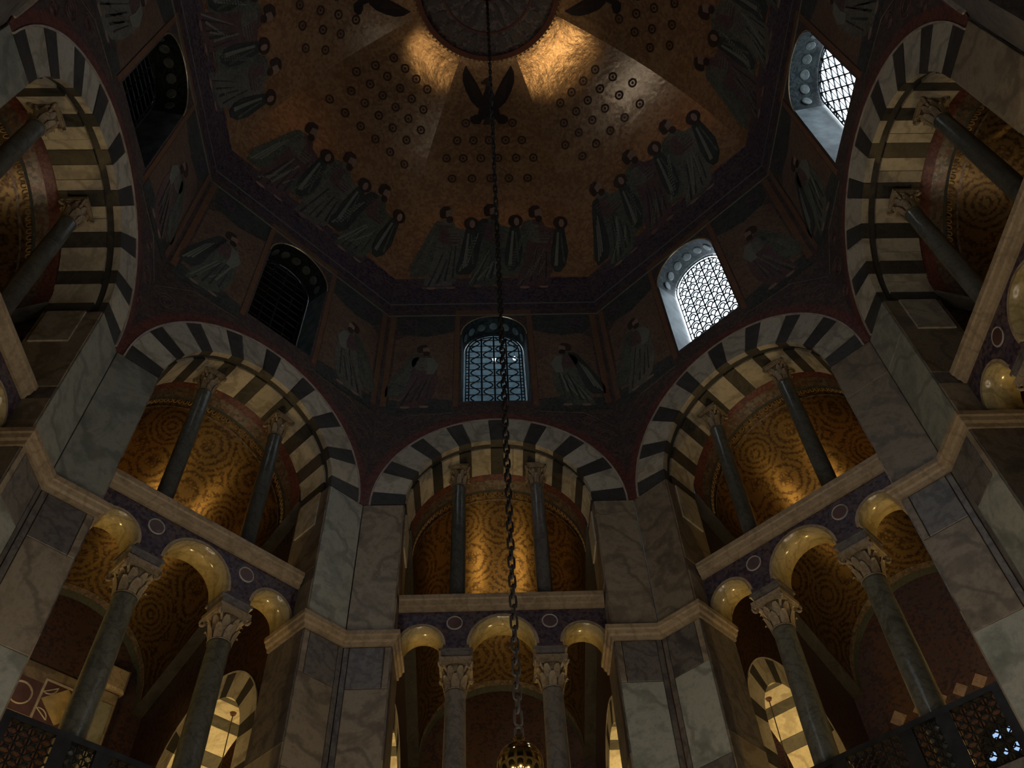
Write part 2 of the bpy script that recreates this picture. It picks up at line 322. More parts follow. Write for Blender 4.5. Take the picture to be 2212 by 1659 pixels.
# striped voussoirs
NV = 17
edges = [0.0]; wd, ww = 8.2, (180-9*8.2)/8
for i in range(NV): edges.append(edges[-1]+(wd if i % 2 == 0 else ww))
ME_EDGE = arch_ring(RE-0.005, RE+0.028, A-0.035, A+0.05, 'edge_stone', 'arch_edge')
ME_REDB = arch_ring(RE+0.03, RE+0.26, A-0.010, A+0.01, 'arch_red', 'arch_border')
ME_CHAN = arch_ring(RI+0.055, RI+0.09, A+0.10, A+0.34, 'voussoir_dark', 'arch_channel')
ME_VBACK = arch_ring(RI+0.3, RE-0.01, A+0.03, DB-0.02, 'slab_dark', 'arch_core')
def voussoirs(w, ang):
    rnd = random.Random(ang+500)
    for i in range(NV):
        a0, a1 = edges[i], edges[i+1]; j0 = rnd.uniform(-.6, .6) if i else 0; j1 = rnd.uniform(-.6, .6) if i < NV-1 else 0
        mat = 'voussoir_dark' if i % 2 == 0 else 'voussoir_white'; pr = rnd.uniform(-0.008, 0.008)
        mb = MB().arcblock((0, ZS), RI, RE-0.01, a0+.12+j0*.2, a1-.12+j1*.2, A-0.012+pr, A+0.12, 5)
        part('voussoir', mb, mat, w)
        mid = []
        if i % 2 and rnd.random() < .35: t = a0+(a1-a0)*rnd.uniform(.4, .6); spans = [(a0, t), (t, a1)]
        else: spans = [(a0, a1)]
        for b0, b1 in spans:
            mb = MB().arcblock((0, ZS), RI+rnd.uniform(0, .008), RI+0.34, b0+.12, b1-.12, A+0.27, DB+0.02, 5)
            part('soffit_voussoir', mb, mat, w)
for ang in SIDES:
    w = WALL[ang]
    obj('arch_edge', ME_EDGE, w); obj('arch_border', ME_REDB, w); obj('arch_channel', ME_CHAN, w); obj('arch_core', ME_VBACK, w)
    if ang in VIEW: voussoirs(w, ang)

# pier slabs, jambs, cornice
def pier_parts(w, ang):
    rnd = random.Random(ang+90)
    for s in (-1, 1):
        def sl(name, u0, u1, z0, z1, mat, y0=A-0.012):
            mb = MB().slab(min(s*u0, s*u1), max(s*u0, s*u1), y0+rnd.uniform(-.004, .004), A+0.04, z0, z1, 0.008); part(name, mb, mat, w)
        top = ['slab_grey', 'slab_grey', 'slab_brown'][rnd.randrange(3)]
        if {0: -1, -45: 1}.get(ang) == s or (ang == -45 and s == -1) or ang == -90: top = 'slab_grey'
        if ang == 0: top = 'slab_brown'
        if ang in (45, 90) and s == 1: top = 'slab_brown'
        zj = 14.55 if (ang, s) in ((45, 1), (90, -1)) else None
        if zj: sl('marble_slab', RI+.012, HALF-.01, ZC1+.01, zj-.004, top); sl('marble_slab', RI+.012, HALF-.01, zj+.004, ZS-.012, top)
        else: sl('marble_slab', RI+.012, HALF-.01, ZC1+.01, ZS-.012, top)
        sl('marble_slab', RI+.135, HALF-.12, 10.95, ZC0-.01, 'slab_dark')
        sl('marble_strip', RI+.012, RI+.125, 10.95, ZC0-.01, 'slab_brown'); sl('marble_strip', HALF-.11, HALF-.01, 8.9, ZC0-.01, 'slab_dark')
        sl('marble_slab', RI+.012, HALF-.12, 9.2, 10.94, ['slab_grey', 'slab_brown'][rnd.randrange(2)])
        sl('marble_slab', RI+.012, HALF-.12, 7.5, 9.19, ['slab_dark', 'slab_grey', 'slab_brown'][rnd.randrange(3)])
        # jamb facing
        for z0, z1, mt in ((ZF, 9.6, 'slab_brown'), (9.61, ZC0-.01, 'slab_dark'), (ZC1+.01, 13.0, 'slab_brown'), (13.32, ZS-.012, 'slab_brown')):
            x0 = RI-.015 if s > 0 else -RI-.02; mb = MB().box(s*(RI-.015), s*(RI+.02), A+.02, DB, z0, z1); part('jamb_slab', mb, mt, w)
        # light nosing strip standing on the jamb edge under the arch spring
        mb = MB().box(s*(RI-.05), s*(RI+.0), A+.30, DB-.1, 14.6, ZS-.02); part('jamb_strip', mb, 'voussoir_white', w)
        # cornice with return on the jamb
        prof = [(0, ZC0), (.05, ZC0), (.06, ZC0+.07), (.10, ZC0+.10), (.12, ZC0+.17), (.15, ZC0+.19), (.15, ZC1), (0, ZC1)]
        path = [(HALF, A), (RI, A), (RI, DB)]
        if s > 0: mb = MB().sweep(path, [(-o, z) for o, z in prof][::-1] if False else [(o, z) for o, z in prof], end0=T)
        else: mb = MB().sweep([(-RI, DB), (-RI, A), (-HALF, A)], prof, end1=T)
        part('cornice', mb, 'moulding_stone', w)
for ang in VIEW: pier_parts(WALL[ang], ang)

# ------------------------------------------------------------------ mosaic figures drawn as thin spans laid on a surface
def spans(shape, step=0.12):
    """shape [(y, xl, xr)...] -> finely sampled rows"""
    out = []
    for (y0, l0, r0), (y1, l1, r1) in zip(shape, shape[1:]):
        n = max(1, int(math.ceil(abs(y1-y0)/step)))
        for i in range(n):
            t = i/n; out.append((y0+(y1-y0)*t, l0+(l1-l0)*t, r0+(r1-r0)*t))
    out.append(shape[-1]); return out
def oval(cx, cy, rx, ry, n=10):
    return [(cy-ry*cos(pi*i/n), cx-rx*sin(pi*i/n)-1e-4, cx+rx*sin(pi*i/n)+1e-4) for i in range(n+1)]
def line(x0, y0, x1, y1, w): return [(y0, x0-w, x0+w), (y1, x1-w*.6, x1+w*.6)]
def lay(shapes, surf, k):
    mb = MB()
    for sh in shapes:
        rows = spans(sh); vs = []; m = len(rows)
        for off in (0.006*k+0.008, 0.006*k):
            for y, l, r in rows: vs += [surf(l, y, off), surf(r, y, off)]
        fs = [(2*i, 2*i+1, 2*i+3, 2*i+2) for i in range(m-1)]
        q = 2*m
        fs += [(2*i, 2*i+2, q+2*i+2, q+2*i) for i in range(m-1)]+[(2*i+1, q+2*i+1, q+2*i+3, 2*i+3) for i in range(m-1)]
        fs += [(0, q, q+1, 1), (2*m-2, 2*m-1, q+2*m-1, q+2*m-2)]
        mb.add(vs, fs)
    return mb
def laid(name, shapes, mat, surf, k, parent): return part(name, lay(shapes, surf, k), mat, parent)
def robed_figure(name, parent, surf, x, y, h, flip=1, offer=False, pal=0, label=None):
    """generic robed figure, h tall, feet at (x, y)"""
    rn = random.Random(int(x*100)+pal*31+int(y*7)); q = h/3.1
    def S_(sh):
        r = []
        for yy, l, rr in sh:
            a, b = (x+flip*l*q, x+flip*rr*q); r.append((y+yy*q, min(a, b), max(a, b)))
        return r
    e = obj(name, None, parent, label=label)
    robe = ['robe_grey', 'robe_green', 'robe_plum'][pal % 3]; cloak = ['robe_green', 'robe_dark', 'robe_green'][pal % 3]
    laid('tunic', [S_([(0.0, -.66, -.02), (.25, -.60, .24), (.7, -.52, .40), (1.2, -.47, .46), (1.7, -.43, .42), (2.1, -.36, .34), (2.4, -.22, .22), (2.5, -.10, .12)])], robe, surf, 1, e)
    laid('cloak', [S_([(.50, -.98, -.62), (.8, -1.0, -.44), (1.2, -.88, -.36), (1.6, -.70, -.30), (2.0, -.54, -.20), (2.4, -.34, -.08), (2.48, -.24, -.1)])], cloak, surf, 2, e)
    laid('shoulder_drape', [S_([(1.70, -.10, .30), (1.9, -.30, .40), (2.15, -.33, .30), (2.34, -.24, .02)])], 'robe_plum' if robe != 'robe_plum' else 'robe_grey', surf, 2, e)
    folds = [S_(line(-.56+.19*i+rn.uniform(-.06, .06), .10+.12*i+rn.uniform(0, .2), -.05+.10*i+rn.uniform(-.06, .06), 1.25+rn.uniform(-.35, .35), rn.uniform(.02, .045))) for i in range(4)]
    folds += [S_(line(-.30, 1.72, .34, 1.62, .0)) if False else S_(line(-.9+.1*i, .62+.1*i, -.52+.08*i, 1.75+.12*i, .025)) for i in range(3)]
    laid('fold', folds, 'robe_pale' if pal % 2 else 'robe_grey', surf, 3, e)['kind'] = 'stuff'
    laid('fold_shadow', [S_(line(-.47+.21*i+rn.uniform(-.04, .04), .12+.10*i, -.10+.12*i, 1.35+rn.uniform(-.3, .3), rn.uniform(.015, .035))) for i in range(4)], 'robe_dark', surf, 3, e)['kind'] = 'stuff'
    laid('head', [S_(oval(.04, 2.70, .15, .20))], 'skin_mosaic', surf, 2, e)
    laid('hair', [S_([(2.56, -.14, .10), (2.62, -.19, -.02), (2.8, -.20, -.02), (2.86, -.18, .13), (2.95, -.08, .08)])], 'hair_mosaic', surf, 3, e)
    laid('beard', [S_(oval(.09, 2.52, .10, .11))], 'hair_mosaic', surf, 3, e)
    laid('foot', [S_(oval(-.40, .02, .13, .05))], 'skin_mosaic', surf, 2, e); laid('foot', [S_(oval(.12, .04, .13, .05))], 'skin_mosaic', surf, 2, e)
    if offer:
        laid('arm', [S_([(1.75, .10, .40), (1.95, .08, .62), (2.15, .06, .58), (2.25, .05, .3)])], robe, surf, 2, e)
        laid('hanging_cloth', [S_([(.62, .46, .60), (.9, .36, .78), (1.4, .38, .88), (1.8, .46, .84), (2.2, .54, .80)])], 'robe_dark', surf, 3, e)
        laid('cloth_fold', [S_(line(.50, .85, .62, 2.05, .05))], 'robe_pale', surf, 4, e); laid('cloth_fold', [S_(line(.74, .95, .70, 2.0, .03))], 'robe_green', surf, 4, e)
        laid('wreath', [S_(oval(.70, 2.38, .21, .21))], 'hair_mosaic', surf, 4, e)
        laid('wreath_opening', [S_(oval(.73, 2.36, .075, .13))], 'skin_mosaic', surf, 5, e)
    else:
        laid('arm', [S_([(1.5, .12, .34), (1.9, .16, .48), (2.3, .10, .30)])], 'robe_pale', surf, 3, e)
    return e
def wall_surf(u, z, off): return (u, A-off, z)
def dome_pt(u, th, off=0.0):
    """th in degrees from the dome's base; off = inward"""
    r = A*cos(rad(th)); z = ZD+BD*sin(rad(th)); nx = cos(rad(th))/A; nz = sin(rad(th))/BD; L = sqrt(nx*nx+nz*nz)
    return (u, r-off*nx/L, z-off*nz/L)
def dome_surf(th0):
    return lambda u, y, off: dome_pt(u, th0+math.degrees(y/7.16), off)

# drum decoration
def drum_parts(w, ang):
    def rect(name, u0, u1, z0, z1, mat, th=.008):
        part(name, MB().box(u0, u1, A-th, A+.005, z0, z1), mat, w)
    for s in (-1, 1):
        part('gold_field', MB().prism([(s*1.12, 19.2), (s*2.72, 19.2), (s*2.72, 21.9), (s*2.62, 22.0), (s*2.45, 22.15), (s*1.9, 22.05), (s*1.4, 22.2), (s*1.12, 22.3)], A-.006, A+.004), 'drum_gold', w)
        part('swag', MB().prism([(s*1.12, 22.3), (s*1.4, 22.2), (s*1.9, 22.05), (s*2.45, 22.15), (s*2.72, 22.4), (s*2.72, 23.1), (s*1.12, 23.1)], A-.008, A+.004), 'drum_green', w)
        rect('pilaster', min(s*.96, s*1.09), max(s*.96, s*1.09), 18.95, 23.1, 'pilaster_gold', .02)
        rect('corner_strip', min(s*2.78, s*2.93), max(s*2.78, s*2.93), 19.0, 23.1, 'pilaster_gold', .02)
        rect('rosette_panel', min(s*2.15, s*2.55), max(s*2.15, s*2.55), 22.45, 22.9, 'frieze_purple', .016)
        # ground on which the saints stand
        part('meadow', MB().prism([(s*1.12, 18.75), (s*2.85, 18.75), (s*2.85, 19.25), (s*2.3, 19.2), (s*1.7, 19.3), (s*1.12, 19.2)], A-.012, A+.004), 'drum_green', w)
        part('spandrel_line', MB().tube([(s*2.98, A-.01, 18.0), (s*2.2, A-.01, 18.62), (s*1.1, A-.01, 18.70)], .010, 4), 'robe_grey', w)
        # foliage scrolls in the spandrel
        for (cu, cz, cr) in ((2.62, 17.75, .24), (2.80, 17.1, .14), (2.25, 18.3, .17)):
            pts = [(s*(cu+cr*(1-.12*i/4)*cos(.55*i)), A-.008, cz+cr*(1-.12*i/4)*sin(.55*i)) for i in range(22)]
            part('scroll', MB().tube(pts, .014, 4), 'robe_plum', w)
    rect('window_head_panel', -1.09, 1.09, 23.12, 23.36, 'pilaster_gold', .012)
    rect('string_course', -HALF, HALF, 23.1, 23.13, 'robe_pale', .03)
    part('window_edge', MB().tube([(u, A-.005, z) for u, z in arch_outline(WH+.02, WZ-.3, WZ)[1:-1]], .018, 5), 'bead_gold', w)
    names = {-1: 'left', 1: 'right'}
    for s in (-1, 1):
        robed_figure('saint_figure', w, wall_surf, s*1.93, 18.92, 2.85, flip=-s, pal=(ang//45+s) % 3)
for ang in VIEW: drum_parts(WALL[ang], ang)

# ------------------------------------------------------------------ dome: eight curved panels
def dome_panel_mesh(th0, th1, mat, off=0.0, nu=10, nt=28, name='dome_panel'):
    mb = MB(); vs = []; fs = []
    for i in range(nt+1):
        th = th0+(th1-th0)*i/nt; hw = A*cos(rad(th))*T
        for j in range(nu+1):
            p = dome_pt(-hw+2*hw*j/nu, th, off); vs.append(p)
    for i in range(nt):
        for j in range(nu): fs.append((i*(nu+1)+j, i*(nu+1)+j+1, (i+1)*(nu+1)+j+1, (i+1)*(nu+1)+j))
    return mb.add(vs, fs).mesh(name, mat, True)
ME_PANEL = dome_panel_mesh(0, 89.6, 'dome_gold'); ME_FRIEZE = dome_panel_mesh(0.0, 12.3, 'frieze_purple', 0.012, 10, 6, 'frieze')
ME_FLINE = dome_panel_mesh(2.3, 2.75, 'robe_pale', 0.02, 4, 1, 'frieze_line'); ME_FLINE2 = dome_panel_mesh(9.2, 9.5, 'robe_plum', 0.02, 4, 1, 'frieze_line')
def star_mesh():
    mb = MB(); n = 20
    for r0, r1, z in ((.085, .142, .008),):
        vs = [(r*cos(2*pi*i/n), r*sin(2*pi*i/n), zz) for zz in (0, z) for r in (r0, r1) for i in range(n)]
        fs = []
        for i in range(n):
            j = (i+1) % n; fs += [(2*n+i, 2*n+j, 3*n+j, 3*n+i), (n+i, n+j, 3*n+j, 3*n+i), (i, j, 2*n+j, 2*n+i)]
        mb.add(vs, fs)
    vs = [(0, 0, .008)]+[((.075 if k % 2 == 0 else .03)*cos(pi*k/6), (.075 if k % 2 == 0 else .03)*sin(pi*k/6), .006) for k in range(12)]
    mb.add(vs, [(0, 1+k, 1+(k+1) % 12) for k in range(12)])
    return mb.mesh('star', 'star_mosaic')
ME_STAR = star_mesh()
PANEL = {}
for ang in SIDES:
    p = obj('ceiling', ME_PANEL, None, rz=-rad(ang), label='%s gold mosaic panel of the domed ceiling' % WHERE[ang], cat='ceiling', kind='structure'); PANEL[ang] = p
    obj('frieze', ME_FRIEZE, p); obj('frieze_line', ME_FLINE, p); obj('frieze_line', ME_FLINE2, p)
    if ang not in VIEW: continue
    rows = [(57.0, .50), (52.6, .52), (48.0, .56), (42.6, .60)]
    if ang == -45: rows = [(61.5, .46)]+rows
    rnd = random.Random(ang+11)
    for ri, (th, sp) in enumerate(rows):
        hw = A*cos(rad(th))*T-.14; n = int(2*hw/sp); n = n-1 if (n+ri) % 2 else n
        for i in range(n):
            u = (i-(n-1)/2)*sp+rnd.uniform(-.02, .02)
            if ang in (0, 90, -90) and th > 55 and abs(u) < .62: continue
            if th < 40 and min(abs(u-c) for c in (-1.4, -.0, 1.4)) < .32: continue
            st = obj('star', ME_STAR, p)
            P = Vector(dome_pt(u, th, .004)); nr = Vector((0, -cos(rad(th))/A, -sin(rad(th))/BD)).normalized(); tx = Vector((1, 0, 0)); ty = nr.cross(tx)
            st.matrix_local = Matrix(((tx.x, ty.x, nr.x, P.x), (tx.y, ty.y, nr.y, P.y), (tx.z, ty.z, nr.z, P.z), (0, 0, 0, 1)))
    for k, u in enumerate((-1.4, 0.0, 1.42)):
        robed_figure('elder_figure', p, dome_surf(8.6+.6*(k % 2)), u, 0.0, 3.45, flip=1, offer=True, pal=k+ang//45)
    # creature near the crown
    if ang in (0, 90, -90):
        sf = dome_surf(57.5); e = obj('winged_creature', None, p)
        def mir(sh): return [(y, -r, -l) for y, l, r in sh]
        wing = [(.40, -.36, -.04), (.60, -.56, -.12), (.9, -.72, -.24), (1.2, -.82, -.40), (1.45, -.82, -.56), (1.60, -.76, -.66), (1.68, -.72, -.70)]
        feath = [line(-.50+.06*i, .75+.05*i, -.60+.03*i, 1.35-.05*i, .012) for i in range(4)]
        laid('wing', [wing], 'eagle_mosaic', sf, 2, e); laid('wing', [mir(wing)], 'eagle_mosaic', sf, 2, e)
        laid('feather', feath+[mir(f) for f in feath], 'star_mosaic', sf, 3, e)['kind'] = 'stuff'
        laid('body', [[(.05, -.28, .28), (.2, -.36, .36), (.45, -.30, .30), (.75, -.20, .20), (1.0, -.10, .10), (1.1, -.09, .09)]], 'eagle_mosaic', sf, 1, e)
        laid('head', [oval(-.02, 1.2, .13, .13)], 'hair_mosaic', sf, 2, e); laid('beak', [[(1.12, -.24, -.1), (1.2, -.24, -.08), (1.26, -.12, -.06)]], 'hair_mosaic', sf, 3, e)
        claw = [(-.10, -.50, -.30), (.0, -.62, -.24), (.12, -.60, -.18), (.2, -.45, -.18)]; laid('claw', [claw], 'eagle_mosaic', sf, 2, e); laid('claw', [mir(claw)], 'eagle_mosaic', sf, 2, e)
        laid('tail', [[(-.12, -.20, .20), (.12, -.12, .12)]], 'hair_mosaic', sf, 2, e)

# medallion closing the crown
ZM = ZD+BD*sqrt(1-(2.28/A)**2)-.03
med = obj('ceiling_medallion', MB().lathe([(2.20, ZM+.05), (2.20, ZM), (1.9, ZM), (1.2, ZM+.06), (.10, ZM+.12)], 64, cap=False).mesh('ceiling_medallion', 'medallion_field', True), None, label='round dark medallion with beaded rim closing the crown of the dome', cat='ceiling', kind='structure')
def flat_ring(r0, r1, z0, z1, n=72):
    return MB().lathe([(r0, z1), (r0, z0), (r1, z0), (r1, z1)], n, cap=False)
part('red_rim', flat_ring(2.06, 2.21, ZM-.03, ZM+.02), 'medallion_red', med); part('inner_rim', flat_ring(1.34, 1.40, ZM-.01, ZM+.05), 'medallion_red', med); part('inner_rim', flat_ring(.42, .47, ZM+.03, ZM+.1), 'medallion_red', med)
ME_BEAD = MB().lathe([(.004, -.02), (.03, -.02), (.032, -.005), (.02, .012)], 8).mesh('bead', 'bead_gold', True)
for i in range(96): t = 2*pi*i/96; obj('bead', ME_BEAD, med, (2.25*cos(t), 2.25*sin(t), ZM-.01))
pet = MB()
def petal(r0, r1, w):
    n = 8; vs = []
    for zz in (-.012, 0):
        for i in range(n+1):
            t = i/n; ww = w*sin(pi*min(1, t*.9+.08)); r = r0+(r1-r0)*t; vs += [(-ww, r, zz), (ww, r, zz)]
    q = 2*n+2; fs = [(2*i, 2*i+1, 2*i+3, 2*i+2) for i in range(n)]+[(2*i, 2*i+2, q+2*i+2, q+2*i) for i in range(n)]+[(2*i+1, q+2*i+1, q+2*i+3, 2*i+3) for i in range(n)]
    return MB().add(vs, fs)
ME_PET = petal(.55, 1.3, .085).mesh('petal', 'petal_grey'); ME_PET2 = petal(1.46, 1.98, .12).mesh('leaf', 'petal_grey')
for i in range(16): obj('petal', ME_PET, med, (0, 0, ZM+.045), 2*pi*i/16)
for i in range(24): obj('leaf', ME_PET2, med, (0, 0, ZM+.0), 2*pi*i/24)

# ------------------------------------------------------------------ windows of the drum
def clip(poly, outline):
    """Sutherland-Hodgman, outline convex and clockwise or not (sign found from its area)"""
    ar = sum(a[0]*b[1]-b[0]*a[1] for a, b in zip(outline, outline[1:]+outline[:1])); sg = 1 if ar > 0 else -1
    out = list(poly)
    for a, b in zip(outline, outline[1:]+outline[:1]):
        inp = out; out = []
        f = lambda p: sg*((b[0]-a[0])*(p[1]-a[1])-(b[1]-a[1])*(p[0]-a[0]))
        for i in range(len(inp)):
            p, q = inp[i-1], inp[i]; fp, fq = f(p), f(q)
            if (fp >= 0) != (fq >= 0): t = fp/(fp-fq); out.append((p[0]+(q[0]-p[0])*t, p[1]+(q[1]-p[1])*t))
            if fq >= 0: out.append(q)
        if len(out) < 3: return []
    return out
def inside(o, p): return len(clip([(p[0]-.001, p[1]-.001), (p[0]+.001, p[1]-.001), (p[0], p[1]+.001)], o)) >= 3
def polyline_in(o, pts):
    runs = []; cur = []
    for p in pts:
        if inside(o, p): cur.append(p)
        else:
            if len(cur) > 1: runs.append(cur)
            cur = []
    if len(cur) > 1: runs.append(cur)
    return runs
def window(ang, idx, kind, label):
    w = obj('window_%d' % idx, None, None, rz=-rad(ang), label=label, cat='window', kind='structure')
    n = 20; o0 = arch_outline(WH, WS, WZ, n); o1 = arch_outline(GH+.06, GS, GZ, n); o1 = [(u, z) for u, z in o1]
    def loft(i0, i1):
        mb = MB(); vs = [(u, A-.002, z) for u, z in o0[i0:i1+1]]+[(u, GD+.03, z) for u, z in o1[i0:i1+1]]; k = i1-i0+1
        return mb.add(vs, [(i, i+1, k+i+1, k+i) for i in range(k-1)])
    N_ = len(o0)
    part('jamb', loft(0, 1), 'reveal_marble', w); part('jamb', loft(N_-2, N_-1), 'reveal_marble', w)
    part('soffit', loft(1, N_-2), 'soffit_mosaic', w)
    mb = MB(); mb.add([(-WH, A-.002, WS), (WH, A-.002, WS), (GH+.06, GD+.03, GS), (-GH-.06, GD+.03, GS)], [(0, 1, 2, 3)]); part('sill', mb, 'dark_plaster', w)
    # roundels on the soffit
    for k in range(7):
        t = pi*(.10+.80*k/6); rr = (WH+GH)/2-.005; zc = (WZ+GZ)/2; c = Vector((rr*cos(t), (A+GD)/2, zc+rr*sin(t)))
        nr = Vector((-cos(t), .0, -sin(t))); mb = MB().lathe([(.001, .012), (.05, .016), (.11, .012), (.125, 0)], 16, cap=False)
        r = part('roundel', mb, 'roundel_stone', w); r.rotation_mode = 'QUATERNION'; r.rotation_quaternion = nr.to_track_quat('Z', 'Y'); r.location = c+nr*.0
    o = arch_outline(GH, GS, GZ, n); D = GD
    part('frame', MB().tube([(u, D, z) for u, z in o], .022, 6, closed=True), 'lead', w)
    inner = arch_outline(GH-.085, GS+.02, GZ-.01, n)
    part('inner_frame', MB().tube([(u, D, z) for u, z in inner[:]], .02, 6), 'lead', w)
    top = lambda u: GZ+sqrt(max(0, (GH-.02)**2-u*u))
    us = [-.715+.286*i for i in range(6)]
    # little ties between the two frame lines
    tie = MB(); rows = 8; dz = (GZ+.75-GS)/rows
    for i in range(9):
        z = GS+.14+i*.28
        if z < GZ+.05:
            for s in (-1, 1): tie.tube([(s*(GH-.09), D, z), (s*GH, D, z)], .018, 5)
    for i in range(1, 8):
        t = pi*i/8; tie.tube([((GH-.085)*cos(t), D, GZ-.01+(GH-.085)*sin(t)), (GH*cos(t), D, GZ+GH*sin(t))], .012, 5)
    part('frame_tie', tie, 'lead', w, kind='stuff')
    panes = []
    if kind in ('scale', 'wave', 'plain'):
        k = 5 if kind == 'scale' else 4; cw = 2*(GH-.085)/k; x0 = -(GH-.085)
        for i in range(1, k):
            u = x0+i*cw; part('vertical_bar', MB().tube([(u, D, GS+.01), (u, D, top(u)-.06)], .025 if kind == 'scale' else .026, 6), 'lead', w)
        rh = cw*1.0 if kind == 'scale' else .285
        nr = int((GZ+GH-GS)/rh)+1
        for j in range(nr):
            for i in range(-1, k+1):
                lo = x0+i*cw if 0 <= i else -GH; hi = x0+(i+1)*cw if i < k else GH
                lo = -GH if i == -1 else x0+i*cw; hi = x0 if i == -1 else (GH if i == k else x0+(i+1)*cw)
                c = clip([(lo, GS+j*rh), (hi, GS+j*rh), (hi, GS+(j+1)*rh), (lo, GS+(j+1)*rh)], o)
                if c: panes.append(c)
        if kind == 'scale':
            mb = MB()
            for j in range(int((GZ+GH-GS)/(rh*.70))+1):
                for i in range(k):
                    for fr in ((1.0, .55) if j % 2 else (1.0,)):
                        cx = x0+(i+.5)*cw if j % 2 else x0+i*cw; R_ = cw*.5*fr if j % 2 else cw*.5*fr
                        for cxx in ((cx,) if j % 2 else (cx, cx+cw) if i == k-1 else (cx,)):
                            pts = [(cxx+R_*1.0*cos(pi*q/10), GS+j*rh*.70+R_*1.25*sin(pi*q/10)) for q in range(11)]
                            for run in polyline_in(inner, pts): mb.tube([(u, D, z) for u, z in run], .022, 5)
            part('scale_tracery', mb, 'lead', w, kind='stuff')
        else:
            for j in range(1, nr):
                z = GS+j*rh; hw = GH if z < GZ else sqrt(max(0, GH**2-(z-GZ)**2))
                if hw > .15: part('horizontal_bar', MB().tube([(-hw, D, z), (hw, D, z)], .018, 6), 'lead', w)
            if kind == 'wave':
                for i in range(k):
                    cx = x0+(i+.5)*cw; pts = [(cx+cw*.34*(1 if i % 2 else -1)*sin(2*pi*(q/24)*1.0), GS+q*rh*2/24) for q in range(24*6)]
                    mb = MB()
                    for run in polyline_in(inner, pts): mb.tube([(u, D, z) for u, z in run], .021, 6)
                    part('wave_bar', mb, 'lead', w)
    else:
        cw = .285; chh = .30
        for i in range(-7, 8):
            u = i*cw/2
            if abs(u) < GH-.04: part('vertical_bar', MB().tube([(u, D, GS+.01), (u, D, top(u)-.03)], .013, 5), 'lead', w)
        mb = MB()
        for i in range(-14, 15):
            for s in (-1, 1):
                pts = [(i*cw+s*cw/2*(q/8.0), GS+chh*(q/8.0)) for q in range(8*11)]
                for run in polyline_in(o, pts): mb.tube([(u, D, z) for u, z in run[::2]+run[-1:]], .021, 5)
        part('diamond_lattice', mb, 'lead', w, kind='stuff')
        for i in range(-7, 8):
            for j in range(-1, 13):
                cx = (i+(j % 2)*.5)*cw; cz = GS+j*chh/1.0
                for s in (-1, 1):
                    c = clip([(cx, cz-chh), (cx+s*cw/2, cz), (cx, cz+chh)], o)
                    if c: panes.append(c)
    for c in panes:
        if len(c) < 3: continue
        k = len(c); mb = MB(); mb.add([(u, D+.004, z) for u, z in c], [tuple(range(k))]); part('pane', mb, 'glass', w)
    return w
window(45, 1, 'scale', 'brightest arched drum window with fish-scale leading, in the front right wall')
window(90, 2, 'diamond', 'bright arched drum window with diamond lattice, in the far right wall')
window(0, 3, 'wave', 'dim bluish arched drum window with wavy bars, in the front wall')
window(-45, 4, 'plain', 'black unlit arched drum window in the front left wall')
window(-90, 5, 'plain', 'unlit arched drum window in the far left wall')
window(135, 6, 'plain', 'arched drum window in the back right wall')
window(180, 7, 'plain', 'arched drum window in the back wall over the entrance')
window(-135, 8, 'plain', 'arched drum window in the back left wall')
def backing_box(ang, mat, name, label):
    mb = MB(); x0, x1, y0, y1, z0, z1 = -1.6, 1.6, GD+.06, 11.6, 18.9, 24.6
    b = MB().box(x0, x1, y0, y1, z0, z1); fs = [f for i, f in enumerate(b.f) if i != 2]     # open towards the window
    mb.add(b.v, fs)
    # return strips closing the front round the window
    mb.prism([(x0, z0), (x1, z0), (x1, z1), (x0, z1)], GD+.06, None, [arch_outline(GH+.05, GS, GZ)])
    return obj(name, mb.mesh(name, mat), None, rz=-rad(ang), label=label, cat='room', kind='structure')
backing_box(-45, 'dark_plaster', 'box_behind_window', 'dark box added behind the front left drum window to block the sky')  # closed boxes added behind the left windows so they stay black
backing_box(-90, 'dark_plaster', 'box_behind_window', 'dark box added behind the far left drum window to block the sky')
backing_box(135, 'dark_plaster', 'box_behind_window', 'dark box added behind the back right drum window to block the sky')  # back windows shut by added boxes, cutting their daylight and dome reflections
backing_box(180, 'dark_plaster', 'box_behind_window', 'dark box added behind the back drum window to block the sky')
backing_box(0, 'grey_plaster', 'box_behind_window', 'dim grey attic room behind the front drum window')
ld = bpy.data.lights.new('added_attic_fill', 'POINT'); ld.energy = 60; ld.color = (.62, .85, 1.0); ld.shadow_soft_size = .25  # added cool fill that gives the front window its dim bluish light
lo = bpy.data.objects.new('added_attic_fill', ld); COL.objects.link(lo); lo.location = (-.2, 9.6, 19.8)
for x, z in ((0.03, 23.75), (.66, 23.8)):
    b = obj('attic_bulb', MB().lathe([(.01, -.05), (.05, -.03), (.06, .02), (.03, .07), (.02, .10)], 12).mesh('attic_bulb', 'lamp_cool', True), None, (x, 9.3, z), label='%s small lamp bulb glowing behind the front drum window' % ('left' if x < .3 else 'right'), cat='lamp')
    part('flex', MB().tube([(0, 0, .1), (0, 0, 24.6-z)], .008, 5), 'flex', b)

